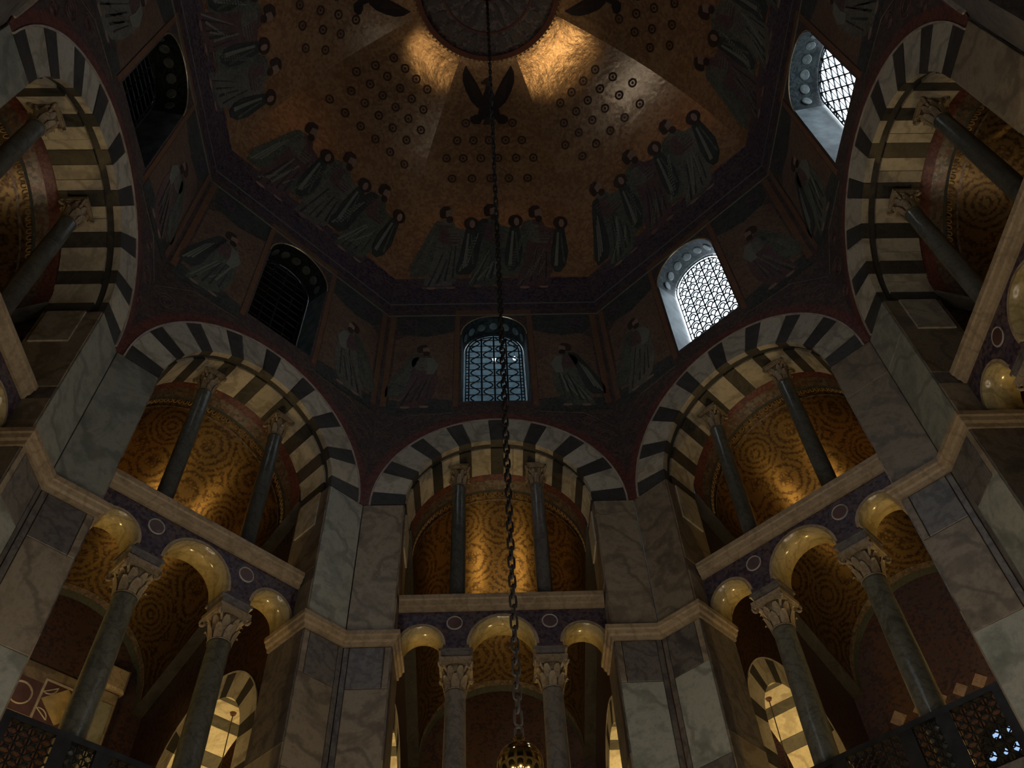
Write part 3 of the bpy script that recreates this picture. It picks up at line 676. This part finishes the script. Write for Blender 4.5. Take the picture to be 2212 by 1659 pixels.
# ------------------------------------------------------------------ gallery: arcade screens, columns, railing
ZB0, ZB1 = 12.98, 13.30
def screen_meshes():
    m = MB(); n = 14
    arcs = [(-1.60, .43, 12.20), (0, .66, 12.18), (1.60, .43, 12.20)]
    pts = [(-RI+.01, 12.12)]
    for c, r, z in arcs: pts += [(c-r, 12.12)]+[(c+r*cos(pi-pi*i/n), z+r*sin(pi-pi*i/n)) for i in range(n+1)]+[(c+r, 12.12)]
    pts += [(RI-.01, 12.12), (RI-.01, ZB0), (-RI+.01, ZB0)]
    f = m.prism(pts, 7.72, 8.28).mesh('frieze', 'frieze_purple')
    so = []
    for c, r, z in arcs:
        so.append((MB().arcblock((c, z), r-.022, r-.001, -3, 183, 7.69, 8.31, 28).mesh('arch_soffit', 'polished_arch', True),
                   MB().arcblock((c, z), r-.001, r+.05, 0, 180, 7.695, 7.73, 24).mesh('archivolt', 'moulding_stone')))
    prof = [(0, ZB0), (.05, ZB0), (.07, ZB0+.08), (.11, ZB0+.10), (.13, ZB0+.2), (.16, ZB0+.22), (.16, ZB1), (0, ZB1)]
    co = MB().sweep([(RI-.02, 7.72), (-RI+.02, 7.72)], prof); co.box(-RI+.02, RI-.02, 7.72, 8.32, ZB0, ZB1)
    co = co.mesh('cornice', 'moulding_stone')
    rg = MB().tube([(.15*cos(2*pi*i/24), 0, .15*sin(2*pi*i/24)) for i in range(24)], .016, 6, closed=True).mesh('ring', 'ring_stone', True)
    dk = MB(); k = 24; dk.add([(0, -.012, 0)]+[(.135*cos(2*pi*i/k), -.008, .135*sin(2*pi*i/k)) for i in range(k)]+[(.15*cos(2*pi*i/k), .004, .15*sin(2*pi*i/k)) for i in range(k)],
        [(0, 1+i, 1+(i+1) % k) for i in range(k)]+[(1+i, 1+k+i, 1+k+(i+1) % k, 1+(i+1) % k) for i in range(k)])
    return f, so, co, rg, dk.mesh('disc', 'porphyry'), None
ME_SCREEN = screen_meshes()
dk2 = ME_SCREEN[4].copy(); dk2.materials[0] = MATS['porphyry_red']
def leafy_capital(r0, r1, z0, z1, mat, seed=0):
    """Corinthian-like capital: bell with two leaf tiers, corner volutes and abacus; returns parts"""
    h = z1-z0; bell = MB().lathe([(r0, z0), (r0*1.12, z0+.02*h), (r0*1.02, z0+.05*h), (r0*1.05, z0+.5*h), (r1*.8, z0+.84*h)], 20)
    lv = MB()
    for tier, (n, zb, lh, off) in enumerate(((8, z0+.04*h, .40*h, 0), (8, z0+.30*h, .42*h, pi/8))):
        for i in range(n):
            t = 2*pi*i/n+off; d = Vector((cos(t), sin(t), 0)); sd = Vector((-sin(t), cos(t), 0)); w = r0*.36
            rows = [(0, r0*1.05, w), (.45, r0*1.16, w*1.05), (.8, r0*1.34, w*.8), (1.0, r0*1.52, w*.35), (.9, r0*1.62, w*.2)]
            vs = []
            for q, rr, ww in rows:
                for s in (-1, 0, 1): vs.append(d*(rr+(.012 if s == 0 else 0))+sd*(s*ww)+Vector((0, 0, zb+lh*q)))
            lv.add(vs, [(3*a+b, 3*a+b+1, 3*a+b+4, 3*a+b+3) for a in range(4) for b in range(2)])
    vo = []
    for i in range(4):
        t = pi/4+pi/2*i; d = Vector((cos(t), sin(t), 0)); base = z0+.62*h
        pts = [d*(r0*1.1)+Vector((0, 0, base)), d*(r1*1.05)+Vector((0, 0, z0+.82*h))]
        c = d*(r1*1.22)+Vector((0, 0, z0+.76*h))
        for k in range(10): a = 1.9-k*.62; rr = .06*h/.5*(1-k*.07); pts.append(c+d*(rr*cos(a))+Vector((0, 0, rr*sin(a)*1.2)))
        vo.append(MB().tube(pts, .022*h/.5, 6))
    ab = MB().box(-r1, r1, -r1, r1, z0+.86*h, z1); ab.box(-r1*.9, r1*.9, -r1*.9, r1*.9, z0+.82*h, z0+.86*h)
    return bell, lv, vo, ab
def column_meshes(tag, r, zb, z_sh0, z_sh1, z_top, mat, cap_r, impost=None):
    out = []
    bs = MB().box(-r*1.55, r*1.55, -r*1.55, r*1.55, zb, zb+(z_sh0-zb)*.35)
    bs.lathe([(r*1.5, zb+(z_sh0-zb)*.35), (r*1.55, zb+(z_sh0-zb)*.5), (r*1.3, zb+(z_sh0-zb)*.66), (r*1.22, zb+(z_sh0-zb)*.75), (r*1.32, zb+(z_sh0-zb)*.88), (r*1.05, z_sh0)], 24)
    out.append(('base', bs.mesh('base', 'capital_stone')))
    out.append(('shaft', MB().lathe([(r*1.08, z_sh0), (r, z_sh0+.05), (r*.995, (z_sh0+z_sh1)/2), (r*.90, z_sh1-.06), (r*.98, z_sh1-.04), (r*.98, z_sh1)], 28).mesh('shaft', mat, True)))
    bell, lv, vo, ab = leafy_capital(r*.92, cap_r, z_sh1, z_top, 'capital_stone')
    out.append(('capital', bell.mesh('capital', 'capital_stone', True), [('leaves', lv.mesh('leaves', 'capital_stone', True)), *[('volute', v.mesh('volute', 'capital_stone', True)) for v in vo], ('abacus', ab.mesh('abacus', 'capital_stone'))]))
    if impost:
        z0, z1, w0, w1, dw = impost; mb = MB()
        mb.add([(sx*w0, sy*w0, z0) for sy in (-1, 1) for sx in (-1, 1)]+[(sx*w1, sy*dw, z1) for sy in (-1, 1) for sx in (-1, 1)], [(0, 2, 3, 1), (4, 5, 7, 6), (0, 1, 5, 4), (2, 6, 7, 3), (0, 4, 6, 2), (1, 3, 7, 5)])
        mb.box(-w1-.02, w1+.02, -dw, dw, z1-.06, z1)
        out.append(('impost_block', mb.mesh('impost_block', 'slab_dark')))
    return out
DC = 8.0
COLM = {}
for mat in ('column_green', 'column_grey'):
    COLM['low', mat] = column_meshes('low', .215, 0, .30, 11.28-ZF, 11.90-ZF, mat, .32, (11.90-ZF, 12.115-ZF, .25, .31, .28))
    zt = ZS+sqrt(RI**2-.9**2)-.04
    COLM['up', mat] = column_meshes('up', .168, 0, .22, 16.78-ZB1, zt-ZB1, mat, .235)
def place_column(kind, ang, s, mat):
    z = ZF if kind == 'low' else ZB1; a = rad(ang); u = s*.92
    loc = (cos(a)*u+sin(a)*DC, -sin(a)*u+cos(a)*DC, z)
    lab = '%s %s marble column %s the %s gallery arch' % ('left' if s < 0 else 'right', 'sturdy lower-tier' if kind == 'low' else 'slender upper-tier', 'under the arcade screen of' if kind == 'low' else 'reaching up into', WHERE[ang])
    c = obj('marble_column', None, None, loc, -a, lab, 'column', '%s-tier gallery columns' % ('lower' if kind == 'low' else 'upper'), 'thing')
    for p in COLM[kind, mat]:
        o = obj(p[0], p[1], c)
        if len(p) > 2:
            for nm, me in p[2]: obj(nm, me, o, kind='stuff' if nm == 'leaves' else None)
def rail_meshes():
    z0, z1 = ZF, 8.58; D = 7.58
    fr = MB(); fr.box(-RI+.03, RI-.03, D-.05, D+.05, z1-.09, z1); low = MB().box(-RI+.03, RI-.03, D-.04, D+.04, z0+.06, z0+.14)
    posts = []
    for u in (-1.98, -1.15, -.55, .55, 1.15, 1.98): posts.append(MB().box(u-(.08 if abs(u) > 1.5 else .11), u+(.08 if abs(u) > 1.5 else .11), D-.045, D+.045, z0, z1-.09).mesh('post', 'bronze'))
    lat = MB(); bays = [(-1.90, -1.26), (-1.04, -.66), (-.44, .44), (.66, 1.04), (1.26, 1.90)]
    for b0, b1 in bays:
        n = max(3, int(round((b1-b0)/.16))); cw = (b1-b0)/n; rows = 7; ch = (z1-.09-z0-.14)/rows
        for i in range(n):
            for j in range(rows):
                x0, x1 = b0+i*cw, b0+(i+1)*cw; za, zb = z0+.14+j*ch, z0+.14+(j+1)*ch; xm, zm = (x0+x1)/2, (za+zb)/2
                lat.tube([(x0, D, za), (x1, D, zb)], .011, 4); lat.tube([(x0, D, zb), (x1, D, za)], .011, 4)
                lat.tube([(xm+cw*.22*cos(2*pi*q/8), D, zm+cw*.22*sin(2*pi*q/8)) for q in range(8)], .011, 4, closed=True)
            lat.tube([(b0+i*cw, D, z0+.14), (b0+i*cw, D, z1-.09)], .011, 4)
    return fr.mesh('top_rail', 'bronze'), low.mesh('bottom_rail', 'bronze'), posts, lat.mesh('lattice', 'bronze')
ME_RAIL = rail_meshes()
for ang in SIDES:
    if ang not in VIEW: continue
    a = rad(ang)
    sc = obj('arcade_screen', ME_SCREEN[0], None, rz=-a, label='three-arched dark mosaic screen with ringed discs spanning the %s gallery arch' % WHERE[ang], cat='arcade', group='arcade screens of the gallery')
    for so, av in ME_SCREEN[1]: obj('arch_soffit', so, sc); obj('archivolt', av, sc)
    obj('cornice', ME_SCREEN[2], sc)
    for s in (-1, 1):
        obj('ring', ME_SCREEN[3], sc, (s*.95, 7.715, 12.70)); obj('disc', dk2 if (s < 0) == (ang % 90 == 0) else ME_SCREEN[4], sc, (s*.95, 7.715, 12.70))
    for s in (-1, 1):
        place_column('low', ang, s, 'column_green' if (ang//45) % 2 else 'column_grey'); place_column('up', ang, s, 'column_grey' if s > 0 and ang == 0 else 'column_green')
    rl = obj('gallery_railing', ME_RAIL[0], None, rz=-a, label='dark bronze lattice railing along the %s gallery opening' % WHERE[ang], cat='railing', group='bronze railings of the gallery')
    obj('bottom_rail', ME_RAIL[1], rl); obj('lattice', ME_RAIL[3], rl, kind='stuff')
    for pm in ME_RAIL[2]: obj('post', pm, rl)

# ------------------------------------------------------------------ gallery bays behind the arches
DE = 13.8; RV = 2.30; SL = 0.50
TC = (10.5, 10.57); TR0, TR1 = 1.33, 1.83; U0, U1 = RV, 3.25
RW = 2.05                      # radius of the bay vaults
def crown(d): return 17.86-SL*(d-DB)
def vault_strip(d0, d1, mat, off=0.0, n=28, k=14, name='vault'):
    mb = MB(); vs = []; m = n+1
    for i in range(k+1):
        d = d0+(d1-d0)*i/k; zc = crown(d)-RW
        row = [((RW-off)*cos(pi-pi*j/n), d, zc+(RW-off)*sin(pi-pi*j/n)) for j in range(n+1)]
        m = len(row); vs += row
    mb.add(vs, [(i*m+j, i*m+j+1, (i+1)*m+j+1, (i+1)*m+j) for i in range(k) for j in range(m-1)])
    return mb.mesh(name, mat, True)
def side_wall(s):
    n = 20; zsp = lambda d: crown(d)-RW+.02
    outer = [(DB-.02, ZF), (TC[0]-TR1+.01, ZF), (TC[0]-TR1+.01, TC[1])]+[(TC[0]+(TR1-.01)*cos(pi-pi*i/n), TC[1]+(TR1-.01)*sin(pi-pi*i/n)) for i in range(1, n)]+[(TC[0]+TR1-.01, TC[1]), (TC[0]+TR1-.01, ZF), (DE, ZF), (DE, zsp(DE)), (DB-.02, zsp(DB))]
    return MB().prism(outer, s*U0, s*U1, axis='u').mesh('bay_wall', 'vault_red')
ME_VAULT = {0: vault_strip(DB, DE, 'vault_gold'), 1: vault_strip(DB, DE, 'vault_gold')}
ME_BANDS = [vault_strip(DB, 8.62, 'arch_red', .012, k=2, name='vault_band'), vault_strip(8.62, 8.84, 'band_silver', .014, k=2, name='vault_band'), vault_strip(8.84, 8.89, 'robe_dark', .016, k=1, name='vault_band'),
            vault_strip(9.06, 9.10, 'band_silver', .016, k=1, name='vault_band'), vault_strip(DE-.30, DE-.16, 'band_silver', .014, k=1, name='vault_band'), vault_strip(DE-.16, DE, 'robe_dark', .014, k=1, name='vault_band')]
bd = MB()
for j in range(1, 52):
    t = pi-pi*j/52; d = 8.95; zc = crown(d)-RW; c = Vector(((RW-.02)*cos(t), d, zc+(RW-.02)*sin(t)))
    e = Vector((-sin(t), 0, cos(t))); g = Vector((0, 1, -SL)).normalized(); nn = e.cross(g)
    pts = [c+e*(.042*cos(q*pi/5))+g*(.055*sin(q*pi/5)-.02) for q in range(-1, 7)]
    bd.tube(pts, .013, 4)
ME_TOOTH = bd.mesh('scalloped_border', 'bead_gold')
ME_SIDE = {s: side_wall(s) for s in (-1, 1)}
def lunette():
    n = 24; zc = crown(DE)-RW; outer = [(-RV, ZF), (RV, ZF), (RV, zc)]+[(RW*cos(pi*i/n), zc+RW*sin(pi*i/n)) for i in range(0, n+1)]+[(-RV, zc)]
    return outer
ME_END = MB().prism(lunette(), DE, None).mesh('end_wall', 'lunette_mosaic')
ME_END_W = MB().prism(lunette(), DE, None, [[(u+.35, z) for u, z in arch_outline(.52, 8.7, 10.85, 16)]]).mesh('end_wall', 'lunette_mosaic')
TE = [0.0]
for i in range(11): TE.append(TE[-1]+(11.5 if i % 2 == 0 else (180-6*11.5)/5))
ME_TV = [[], []]
for si, s in enumerate((-1, 1)):
    for i in range(11):
        mat = 'voussoir_white' if i % 2 else 'voussoir_dark'
        ME_TV[si].append(MB().arcblock(TC, TR0, TR1, TE[i]+.15, TE[i+1]-.15, s*(U0-.02), s*(U1+.02), 5, axis='u').mesh('voussoir', mat))
    # jambs below the springing, striped courses
ME_TJ = [[], []]
for si, s in enumerate((-1, 1)):
    for d0, d1 in ((TC[0]-TR1, TC[0]-TR0), (TC[0]+TR0, TC[0]+TR1)):
        z = TC[1]; k = 0
        while z > ZF+.01:
            h = .30 if k % 2 else .62; z2 = max(ZF, z-h); mat = 'voussoir_dark' if k % 2 else 'voussoir_white'
            ME_TJ[si].append(MB().box(min(s*(U0-.02), s*(U1+.02)), max(s*(U0-.02), s*(U1+.02)), d0+.002, d1-.002, z2+.004, z-.004).mesh('jamb_stone', mat)); z = z2; k += 1
ME_TEDGE = [MB().arcblock(TC, TR1, TR1+.03, 0, 180, s*(U0-.035), s*(U0+.02), 30, axis='u').mesh('arch_edge', 'edge_stone') for s in (-1, 1)]
BAY = {}
ledge_ = {s: MB().add([(s*(RW-.03), DB, crown(DB)-RW), (s*(RV+.05), DB, crown(DB)-RW), (s*(RV+.05), DE, crown(DE)-RW), (s*(RW-.03), DE, crown(DE)-RW)], [(0, 1, 2, 3)]).mesh('ledge', 'voussoir_dark') for s in (-1, 1)}
for ang in VIEW:
    a = rad(ang)
    b = obj('ceiling_gallery', ME_VAULT[0], None, rz=-a, label='gold mosaic barrel vault of the gallery bay behind the %s arch' % WHERE[ang], cat='vault', kind='structure'); BAY[ang] = b
    for me in ME_BANDS: obj('vault_band', me, b)
    obj('scalloped_border', ME_TOOTH, b, kind='stuff'); obj('ledge', ledge_[-1], b); obj('ledge', ledge_[1], b)
    e = obj('wall_gallery_end', ME_END_W if ang == 45 else ME_END, None, rz=-a, label='dark mosaic end wall of the gallery bay behind the %s arch' % WHERE[ang], cat='wall', kind='structure')
    for si, s in enumerate((-1, 1)):
        g = obj('wall_gallery_side', ME_SIDE[s], None, rz=-a, label='%s side wall with striped arch in the %s gallery bay' % ('left' if s < 0 else 'right', WHERE[ang]), cat='wall', kind='structure')
        for me in ME_TV[si]: obj('voussoir', me, g)
        for me in ME_TJ[si]: obj('jamb_stone', me, g)
        obj('arch_edge', ME_TEDGE[si], g)
    # uplight flood on the gallery floor
    L = bpy.data.lights.new('gallery_flood', 'SPOT'); L.energy = UPLIGHT; L.color = (1.0, .70, .36); L.shadow_soft_size = .10; L.spot_size = rad(100); L.spot_blend = .9
    fl = obj('flood_lamp', MB().box(-.14, .14, -.10, .10, 0, .05).lathe([(.09, .05), (.13, .2), (.14, .24), (.125, .24), (.08, .08)], 16, cap=False).mesh('flood_lamp', 'iron'), None, (sin(a)*11.0, cos(a)*11.0, ZF+.02), -a, 'small black floor floodlight in the gallery behind the %s arch' % WHERE[ang], 'lamp', 'gallery floodlights')
    part('lens', MB().lathe([(.001, .215), (.12, .215), (.12, .22), (.001, .22)], 16, cap=False), 'lamp_warm', fl)
    lo = bpy.data.objects.new('gallery_flood', L); COL.objects.link(lo); lo.parent = fl; lo.location = (0, 0, .30); lo.rotation_euler = (pi, 0, 0)
# pendant lamps under the transverse arches of the visible bays
for ang in (0, 45, -45, 90, -90):
    a = rad(ang)
    for s in (-1, 1):
        if (ang, s) in ((90, 1), (-90, -1)): continue
        u, d = s*2.78, 10.5; z = 8.75
        loc = (cos(a)*u+sin(a)*d, -sin(a)*u+cos(a)*d, z)
        p = obj('pendant_lamp', MB().lathe([(.01, -.13), (.10, -.09), (.13, 0), (.10, .09), (.03, .13)], 16).mesh('pendant_lamp', 'lamp_warm', True), None, loc, -a,
                'warm globe pendant under the %s transverse arch of the %s gallery bay' % ('left' if s < 0 else 'right', WHERE[ang]), 'lamp', 'gallery pendants')
        part('cord', MB().tube([(0, 0, .12), (0, 0, TC[1]+TR0-z-.01)], .012, 6), 'flex', p); part('ceiling_rose', MB().lathe([(.05, TC[1]+TR0-z-.05), (.075, TC[1]+TR0-z+.01)], 12), 'porphyry_red', p)
        L = bpy.data.lights.new('pendant_light', 'POINT'); L.energy = PENDANT; L.color = (1.0, .64, .20); L.shadow_soft_size = .14
        lo = bpy.data.objects.new('pendant_light', L); COL.objects.link(lo); lo.parent = p; lo.location = (0, 0, .16)
# inlaid marble panel on the end wall of the front left bay
ip = obj('inlay_panel', MB().box(-.80, 1.08, DE-.05, DE-.01, 12.02, 13.30).mesh('inlay_panel', 'slab_brown'), None, rz=rad(45), label='inlaid marble panel with ring and gold lozenge in the front left gallery', cat='panel')
def fr(x0, x1, z0, z1, w, mat, nm): part(nm, MB().box(x0, x1, DE-.07, DE-.05, z0, z0+w).box(x0, x1, DE-.07, DE-.05, z1-w, z1).box(x0, x0+w, DE-.07, DE-.05, z0+w, z1-w).box(x1-w, x1, DE-.07, DE-.05, z0+w, z1-w), mat, ip)
part('red_field', MB().box(-.72, -.02, DE-.062, DE-.05, 12.16, 12.92), 'porphyry_red', ip)
part('ring', MB().tube([(-.38+.24*cos(2*pi*i/24), DE-.07, 12.55+.24*sin(2*pi*i/24)) for i in range(24)], .022, 5, closed=True), 'ring_stone', ip)
part('lozenge', MB().prism([(.06, 12.6), (.52, 12.16), (.98, 12.6), (.52, 13.0)], DE-.08, DE-.05), 'diamond_gold', ip)
part('dark_field', MB().box(.02, 1.06, DE-.062, DE-.05, 12.12, 13.02), 'porphyry_red', ip); fr(0, 1.08, 12.08, 13.06, .05, 'ring_stone', 'border'); part('lower_border', MB().box(-.78, 0, DE-.07, DE-.05, 12.06, 12.14), 'ring_stone', ip)
for cx, cz in ((.12, 12.2), (.96, 12.2), (.12, 12.94), (.96, 12.94)):
    part('corner_curve', MB().tube([(cx+.2*cos(2*pi*i/16), DE-.068, cz+.2*sin(2*pi*i/16)) for i in range(17) if .03 < cx+.2*cos(2*pi*i/16) < 1.05 and 12.13 < cz+.2*sin(2*pi*i/16) < 13.01], .015, 4), 'ring_stone', ip)

# wedges between the bays, floors, outer shell
def wedge():
    mb = MB(); c = cos(rad(22.5)); s_ = sin(rad(22.5))
    # built about the bisector (local y); ceiling and outer wall
    mb.add([(0, 8.3, 12.62), (-3.0, 15.4, 12.62), (3.0, 15.4, 12.62)], [(0, 1, 2)]); mb.add([(-2.9, 15.0, ZF), (2.9, 15.0, ZF), (2.9, 15.0, 12.7), (-2.9, 15.0, 12.7)], [(0, 1, 2, 3)])
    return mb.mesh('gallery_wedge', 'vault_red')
ME_WEDGE = wedge()
for k in range(8):
    az = -157.5+45*k
    if abs(az) < 100: obj('ceiling_gallery_corner', ME_WEDGE, None, rz=-rad(az), label='dark mosaic vault of the corner gallery bay between the %s and %s arches' % (WHERE[round(az-22.5)], WHERE[round(az+22.5)]), cat='vault', kind='structure')
def annulus(r0, r1, z0, z1, n=64, skip=()):
    vs = []; fs = []
    for i in range(n):
        t = 2*pi*i/n; vs += [(r0*sin(t), r0*cos(t), z0), (r1*sin(t), r1*cos(t), z1)]
    for i in range(n):
        if i in skip: continue
        j = (i+1) % n; fs.append((2*i, 2*j, 2*j+1, 2*i+1))
    return MB().add(vs, fs)
obj('floor', annulus(.02, 17, 0, 0).mesh('floor', 'ground_marble'), None, label='pale marble floor of the octagon', cat='floor', kind='structure')
gf = MB()
for k in range(8):
    t = rad(-22.5+45*k); t2 = rad(22.5+45*k); R0 = A/cos(rad(22.5)); R2 = 17.5
    for z in (ZF, ZF-.5): gf.add([(R0*sin(t), R0*cos(t), z), (R0*sin(t2), R0*cos(t2), z), (R2*sin(t2), R2*cos(t2), z), (R2*sin(t), R2*cos(t), z)], [(0, 1, 2, 3)])
obj('floor_gallery', gf.mesh('floor_gallery', 'ground_marble'), None, label='marble floor of the upper gallery ring', cat='floor', kind='structure')
obj('wall_outer', annulus(16.4, 16.4, 0, 17.5, 64, (7, 8)).mesh('wall_outer', 'dark_plaster'), None, label='outer wall enclosing the gallery and ambulatory', cat='wall', kind='structure')
obj('roof_gallery', annulus(7.9, 16.6, 18.95, 17.3).mesh('roof_gallery', 'roof_lead'), None, label='lead roof over the gallery ring', cat='roof', kind='structure')

# ------------------------------------------------------------------ chandelier chain, gilt ball, candle ring
CH = (-.03, 0.0)
ch = obj('chandelier_chain', None, None, (CH[0], CH[1], 0), label='long dark iron chain hanging from the dome medallion', cat='chain')
def link(l, w, r):
    pts = []
    for i in range(16):
        t = 2*pi*i/16; pts.append((w*cos(t), 0, (l/2-w)*(1 if sin(t) > 0 else -1)*(1 if abs(sin(t)) > .01 else 0)+w*sin(t)))
    return MB().tube(pts, r, 6, closed=True)
ME_LINK = link(.155, .032, .0125).mesh('link', 'iron', True)
z = 5.76; i = 0
while z < 14.5:
    obj('link', ME_LINK, ch, (0, 0, z+.07), (pi/2 if i % 2 else 0)+.3); z += .122; i += 1
ME_LINK2 = link(.30, .030, .014).mesh('link', 'iron', True)
while z < ZM+.1:
    obj('link', ME_LINK2, ch, (0, 0, z+.13), (pi/2 if i % 2 else 0)+.3); z += .24; i += 1
ball = obj('gilt_ball', MB().lathe([(.19*sin(pi*q/24)+.0005, -.19*cos(pi*q/24)) for q in range(25)], 40).mesh('gilt_ball', 'gilt', True), None, (-.03, 0, 5.40), label='polished gilt ball on the chandelier suspension', cat='ball')
part('neck', MB().lathe([(.05, .18), (.035, .21), (.05, .235), (.015, .26)], 16), 'gilt', ball, True); part('lower_collar', MB().lathe([(.03, -.30), (.06, -.27), (.09, -.22), (.07, -.185)], 20), 'gilt', ball, True)
part('hook', link(.12, .03, .012), 'iron', ball).location = (0, 0, .28)
rc = obj('ring_chandelier', MB().lathe([(2.05, 3.45), (2.10, 3.43), (2.10, 3.75), (2.05, 3.73), (2.05, 3.45)], 64, cap=False).mesh('ring_chandelier', 'gilt', True), None, label='large gilt ring chandelier with candle lamps hanging below the ball', cat='chandelier')
for i in range(8):
    t = 2*pi*i/8+.2; part('rod', MB().tube([(-.03+.05*cos(t), .05*sin(t), 5.07), (2.07*cos(t), 2.07*sin(t), 3.75)], .012, 6), 'iron', rc)
ME_CDL = MB().lathe([(.025, 3.75), (.02, 3.90)], 10).mesh('candle', 'edge_stone'); ME_FLM = MB().lathe([(.004, 3.90), (.022, 3.93), (.016, 3.98), (.002, 4.03)], 10).mesh('flame_bulb', 'lamp_warm', True)
for i in range(24):
    t = 2*pi*i/24; c = obj('candle', ME_CDL, rc, (2.075*cos(t), 2.075*sin(t), 0)); obj('flame_bulb', ME_FLM, c)
    if i % 3 == 0:
        L = bpy.data.lights.new('candle_light', 'POINT'); L.energy = CANDLE*3; L.color = (1, .83, .62); L.shadow_soft_size = .05
        lo = bpy.data.objects.new('candle_light', L); COL.objects.link(lo); lo.parent = rc; lo.location = (2.075*cos(t), 2.075*sin(t), 4.08)

# ------------------------------------------------------------------ out-of-view spots added to put the bright reflections on the dome crown
def crown_glow_spot(az, z, target, energy, size, spot, label):
    t = rad(az); r = A/cos(rad(22.5))-.30; loc = Vector((r*sin(t), r*cos(t), z)); d = (Vector(target)-loc).normalized()
    rt = obj('added_crown_spot', None, None, loc, 0, label, 'lamp')
    f = part('housing', MB().lathe([(.05, -.16), (.12, -.14), (.17, .08), (.18, .10), (.165, .10), (.10, -.10)], 20, cap=False), 'iron', rt, True)
    f.rotation_mode = 'QUATERNION'; f.rotation_quaternion = d.to_track_quat('Z', 'Y')
    part('lens', MB().lathe([(.001, .06), (.155, .06)], 20, cap=False), 'lamp_warm', f)
    L = bpy.data.lights.new('added_crown_light', 'SPOT'); L.energy = energy; L.color = (1, .74, .36); L.shadow_soft_size = size; L.spot_size = rad(spot); L.spot_blend = .25
    lo = bpy.data.objects.new('added_crown_light', L); COL.objects.link(lo); lo.parent = f; lo.location = (0, 0, .15); lo.rotation_euler = (pi, 0, 0)
    part('bracket', MB().box(-.10, .10, -.10, .10, ZC1-z, ZC1-z+.03).tube([(0, 0, ZC1-z), (0, 0, -.14)], .03, 8), 'iron', rt)
crown_glow_spot(-112.5, 12.55, (2.05, 1.85, 30.0), 760, .30, 9.0, 'added spotlight left of the viewer, making the glow on the front right dome panel')  # added spot imitating the lit gallery reflected in the gold
crown_glow_spot(112.5, 12.55, (-1.55, 2.1, 30.0), 330, .25, 6.0, 'added spotlight right of the viewer, making the glow on the front left dome panel')  # weaker added spot for the opposite glow beside the medallion

# inlaid lozenges and leaded window in the end wall of the front right bay
def lead_plate():
    cx, h, sill, sp = .35, .52, 8.7, 10.85
    out = [(u+cx, z) for u, z in arch_outline(h, sill, sp, 16)]
    holes = []
    for j in range(7):
        for i in range(4):
            x = cx-.39+.26*i; z = sill+.25+.36*j
            if len(clip([(x-.12, z-.12), (x+.12, z-.12), (x+.12, z+.12), (x-.12, z+.12)], out)) != 4 or (z > sp and abs(x-cx) > .3): continue
            if (i+j) % 2: a_, b_ = .035, .095; holes.append([(x+p*a_ if k else x+p*b_, z+q*b_ if k else z+q*a_) for p, q, k in ((-1, -1, 1), (1, -1, 1), (1, -1, 0), (1, 1, 0), (1, 1, 1), (-1, 1, 1), (-1, 1, 0), (-1, -1, 0))])
            else: holes.append([(x+.05*cos(2*pi*k/10), z+.07*sin(2*pi*k/10)) for k in range(10)])
    return out, holes
out_, holes_ = lead_plate()
gw = obj('window_9', MB().prism(out_, DE+.06, DE+.09, holes_).mesh('lead_plate', 'lead'), None, rz=-rad(45), label='small leaded window with cross-shaped panes in the front right gallery end wall', cat='window', kind='structure')
for h_ in holes_: part('pane', MB().prism(h_, DE+.07, None), 'stained_glass', gw)
part('reveal', MB().add([(u, DE-.01, z) for u, z in out_]+[(u, DE+.1, z) for u, z in out_], [(i, (i+1) % len(out_), len(out_)+(i+1) % len(out_), len(out_)+i) for i in range(len(out_))]), 'dark_plaster', gw)
li = obj('lozenge_inlay', MB().box(-1.75, .75, DE-.03, DE-.005, 11.95, 12.45).mesh('lozenge_inlay', 'lunette_mosaic'), None, rz=-rad(45), label='row of pale pink marble lozenges inlaid in the front right gallery end wall', cat='panel')
for u, z, r in ((-1.5, 12.2, .20), (-1.0, 12.2, .14), (-.5, 12.2, .17), (-.02, 12.2, .17), (.42, 12.2, .18)): part('lozenge', MB().prism([(u-r, z), (u, z-r), (u+r, z), (u, z+r)], DE-.055, DE-.03), 'slab_pink', li)
mp = obj('marble_pilaster', MB().slab(1.15, 1.60, DE-.14, DE-.005, ZF, 13.3, .03).mesh('marble_pilaster', 'slab_brown'), None, rz=rad(45), label='brown marble pilaster on the end wall of the front left gallery', cat='pilaster')
part('capital', MB().slab(1.11, 1.66, DE-.24, DE-.005, 13.32, 13.9, .06), 'capital_stone', mp); part('inlay', MB().box(1.24, 1.51, DE-.16, DE-.14, 9, 13.0), 'slab_grey', mp)
